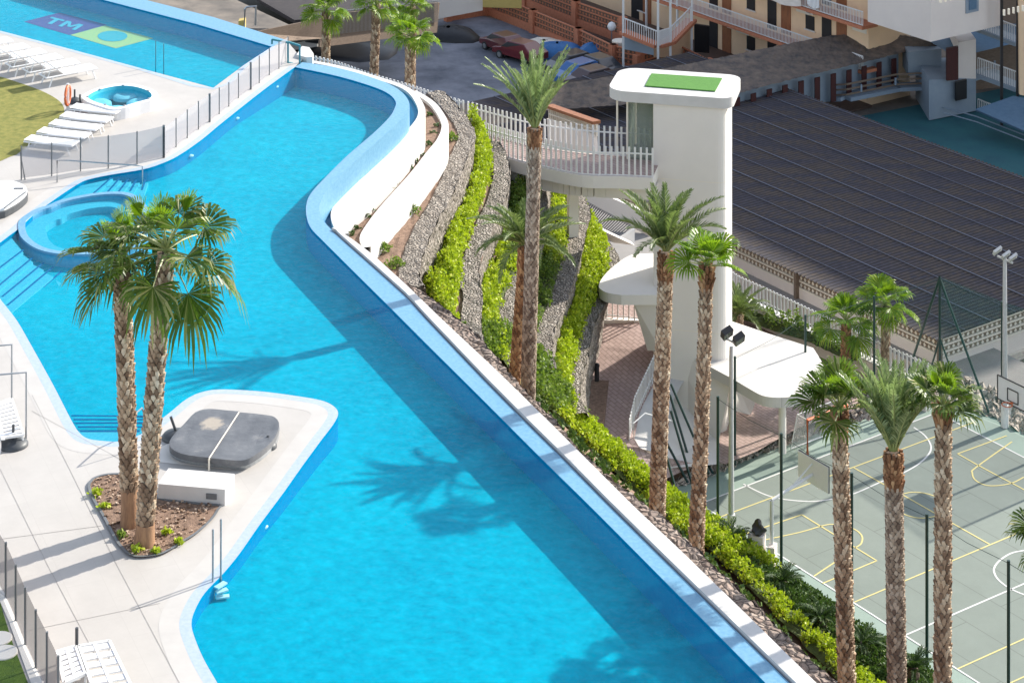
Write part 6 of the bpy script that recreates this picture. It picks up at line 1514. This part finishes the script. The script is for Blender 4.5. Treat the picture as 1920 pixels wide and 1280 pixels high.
# cream cabinet
cb_ = thing('utility_cabinet', P(1425,1060,ZC), 'tall cream utility cabinet with a jacket on top at the near edge of the court', 'cabinet')
cc = P(1420,1062,ZC); m = MB(); m.box((cc.x, cc.y+0.2, cc.z+0.62), (0.62, 0.55, 1.25), -0.35); m.build('body', MT['facadewhite'], cb_, bevel=0.01)
m = MB(); m.box((cc.x+0.62, cc.y+0.15, cc.z+0.4), (0.30, 0.5, 0.8), -0.35); m.build('side_box', MT['facadewhite'], cb_, bevel=0.01)
m = MB(); m.box((cc.x+0.0-0.1, cc.y-0.10, cc.z+0.62), (0.46, 0.02, 1.05), -0.35); m.build('door', MT['cream'], cb_)
rng = random.Random(4); m = MB()
for i in range(9):
    a = i/8; m.v.append((0,0,0)) if False else None
k = 0; n1, n2 = 10, 12
for i in range(n1+1):
    t = i/n1; r = 0.26*math.sin(math.pi*(0.15+0.8*t))**0.8*(1.0+0.25*math.sin(5*t+1))
    for j in range(n2): a = 2*math.pi*j/n2; rr = r*(1+0.28*math.sin(3*a+7*t)); m.v.append((cc.x+0.05+rr*math.cos(a), cc.y+0.15+rr*math.sin(a), cc.z+1.24+0.6*t))
for i in range(n1):
    for j in range(n2): m.f.append((i*n2+j, i*n2+(j+1) % n2, (i+1)*n2+(j+1) % n2, (i+1)*n2+j)); m.m.append(0)
tag(m.build('jacket', MT['blacklamp'], smooth=True), 'crumpled black jacket lying on top of the cream cabinet', 'jacket')
m = MB(); c = P(1410,1075,-18.3); m.lathe(c, [(0.35,0),(0.35,0.06),(0.30,0.09)], 16); tag(m.build('manhole_cover', MT['cream']), 'round pale lid in the planting beside the cream cabinet', 'lid')
# chrome bent rail at the bottom edge
m = MB(); q = [(1570,1280),(1585,1268),(1603,1262)]; m.tube([PY(x, y, 60) for x, y in [(1540,1310)]+q], 0.05, 8); tag(m.build('curved_pipe', MT['steel'], smooth=True), 'curved bright metal pipe at the bottom edge in front of the leftmost tall trunk', 'pipe')

# ================================================================ YARD: cars, boats, covers
def car(c, ang, col, label, Lc=4.2, group='cars in the shaded yard'):
    m_, t_, b_ = newmat('car paint '+label[:12]); b_.inputs['Base Color'].default_value = rgba(col); b_.inputs['Roughness'].default_value = 0.3; b_.inputs['Coat Weight'].default_value = 0.5
    root = thing('parked_car', c, label, 'car', group, ang); W_ = 1.75
    prof = [(-Lc/2,0.35),(-Lc/2+0.05,0.75),(-Lc/2+0.9,0.92),(-Lc/2+1.5,1.42),(Lc/2-1.1,1.45),(Lc/2-0.35,0.98),(Lc/2,0.85),(Lc/2,0.35)]
    def ex(p, w_, m): 
        k = len(m.v); n = len(p)
        for s in (-1, 1):
            for x, z in p: m.v.append((x, s*w_*(0.5 if z < 1.0 else 0.40), z))
        m.f.append(tuple(range(k, k+n))); m.f.append(tuple(range(k+2*n-1, k+n-1, -1))); m.m += [0, 0]
        for i in range(n): j = (i+1) % n; m.f.append((k+i, k+j, k+n+j, k+n+i)); m.m.append(0)
        return m
    ex(prof, W_, MB()).build('body', m_, root, local=True, bevel=0.06)
    gm = MB(); ex([(-Lc/2+1.0,0.98),(-Lc/2+1.5,1.36),(Lc/2-1.15,1.39),(Lc/2-0.55,1.02)], W_*1.03, gm); gm.build('windows', MT['dark'], root, local=True)
    for x in (-Lc/2+0.8, Lc/2-0.8):
        for s in (-1, 1):
            wv = MB(); wv.tube([(x, s*0.70, 0.32), (x, s*0.90, 0.32)], 0.32, 14); wh = wv.build('wheel', MT['blacklamp'], root, local=True)
            rv = MB(); rv.tube([(x, s*0.90, 0.32), (x, s*0.915, 0.32)], 0.19, 12); rv.build('rim', MT['steel'], wh, local=True)
    return root
car(P(945,98,ZG), AXB, (0.10,0.008,0.012), 'dark red car parked in the shaded yard behind the tallest palm crown')
car(P(975,112,ZG), AXB+0.2, (0.13,0.01,0.015), 'second dark red car close to the first, nearer the tallest palm crown')
car(P(1085,152,ZG), AXA+0.1, (0.02,0.12,0.35), 'blue car in the shaded yard left of the lift tower roof')
car(P(1120,140,ZG), AXB, (0.02,0.022,0.03), 'black car in the shaded yard behind the blue one')
car(P(1070,135,ZG), AXA, (0.012,0.013,0.016), 'dark van shaped car beside the blue car in the shaded yard')
car(P(1108,165,ZG), AXA, (0.05,0.02,0.02), 'dark brown car nearest the lift tower in the shaded yard')
def cover(c, r, h, mat, label, seed):
    rng = random.Random(seed); m = MB(); n1, n2 = 6, 14
    for i in range(n1+1):
        for j in range(n2):
            a = 2*math.pi*j/n2; t = i/n1; rr = r*math.cos(t*1.45)*(1+0.18*math.sin(3*a+seed)); m.v.append((c.x+rr*math.cos(a)*1.5, c.y+rr*math.sin(a), c.z+h*math.sin(t*1.5)*(1+0.1*math.sin(5*a))))
    for i in range(n1):
        for j in range(n2): m.f.append((i*n2+j, i*n2+(j+1) % n2, (i+1)*n2+(j+1) % n2, (i+1)*n2+j)); m.m.append(0)
    tag(m.build('covered_heap', MT[mat], smooth=True), label, 'covered heap', 'covered heaps in the yard')
cover(P(1045,105,ZG), 1.3, 1.0, 'bluetarp', 'heap under a blue cover by the terracotta wall behind the palm crown', 1)
cover(P(1115,112,ZG), 1.1, 1.2, 'bluetarp', 'taller heap under a blue cover close to the stone vases', 2)
cover(P(1020,88,ZG), 1.6, 0.5, 'lattice', 'flat pale sheet lying by the terracotta wall', 3)
cover(P(840,70,ZG), 1.8, 0.8, 'dark', 'dark low heap at the left end of the shaded yard', 4)
cover(P(650,92,ZG+2), 3.0, 0.6, 'dark', 'long dark heap between the far palms', 5)
def vase(c, label):
    m = MB(); m.lathe(c, [(0.5,0),(0.5,0.4),(0.3,0.5),(0.35,1.0),(0.6,1.5),(0.62,1.8),(0.4,1.85)], 12); tag(m.build('stone_vase', MT['lattice'], smooth=True), label, 'vase', 'stone vases by the block wall')
vase(P(1163,122,ZG), 'pale stone vase on the terracotta wall, left of the pair'); vase(P(1193,130,ZG), 'pale stone vase on the terracotta wall, right of the pair')
gl2 = thing('globe_lamp', P(1147,55,ZG), 'white globe lamp on the upper terracotta wall', 'lamp'); c = P(1147,75,-19)
m = MB(); m.lathe((c.x, c.y, c.z+1.0), [(0.05,-0.35),(0.24,-0.24),(0.35,0),(0.24,0.24),(0.05,0.35)], 14); m.build('globe', MT['plastic'], gl2, smooth=True)
m = MB(); m.tube([c, c+Vector((0,0,0.7))], 0.05, 6); m.build('stem', MT['steel'], gl2)
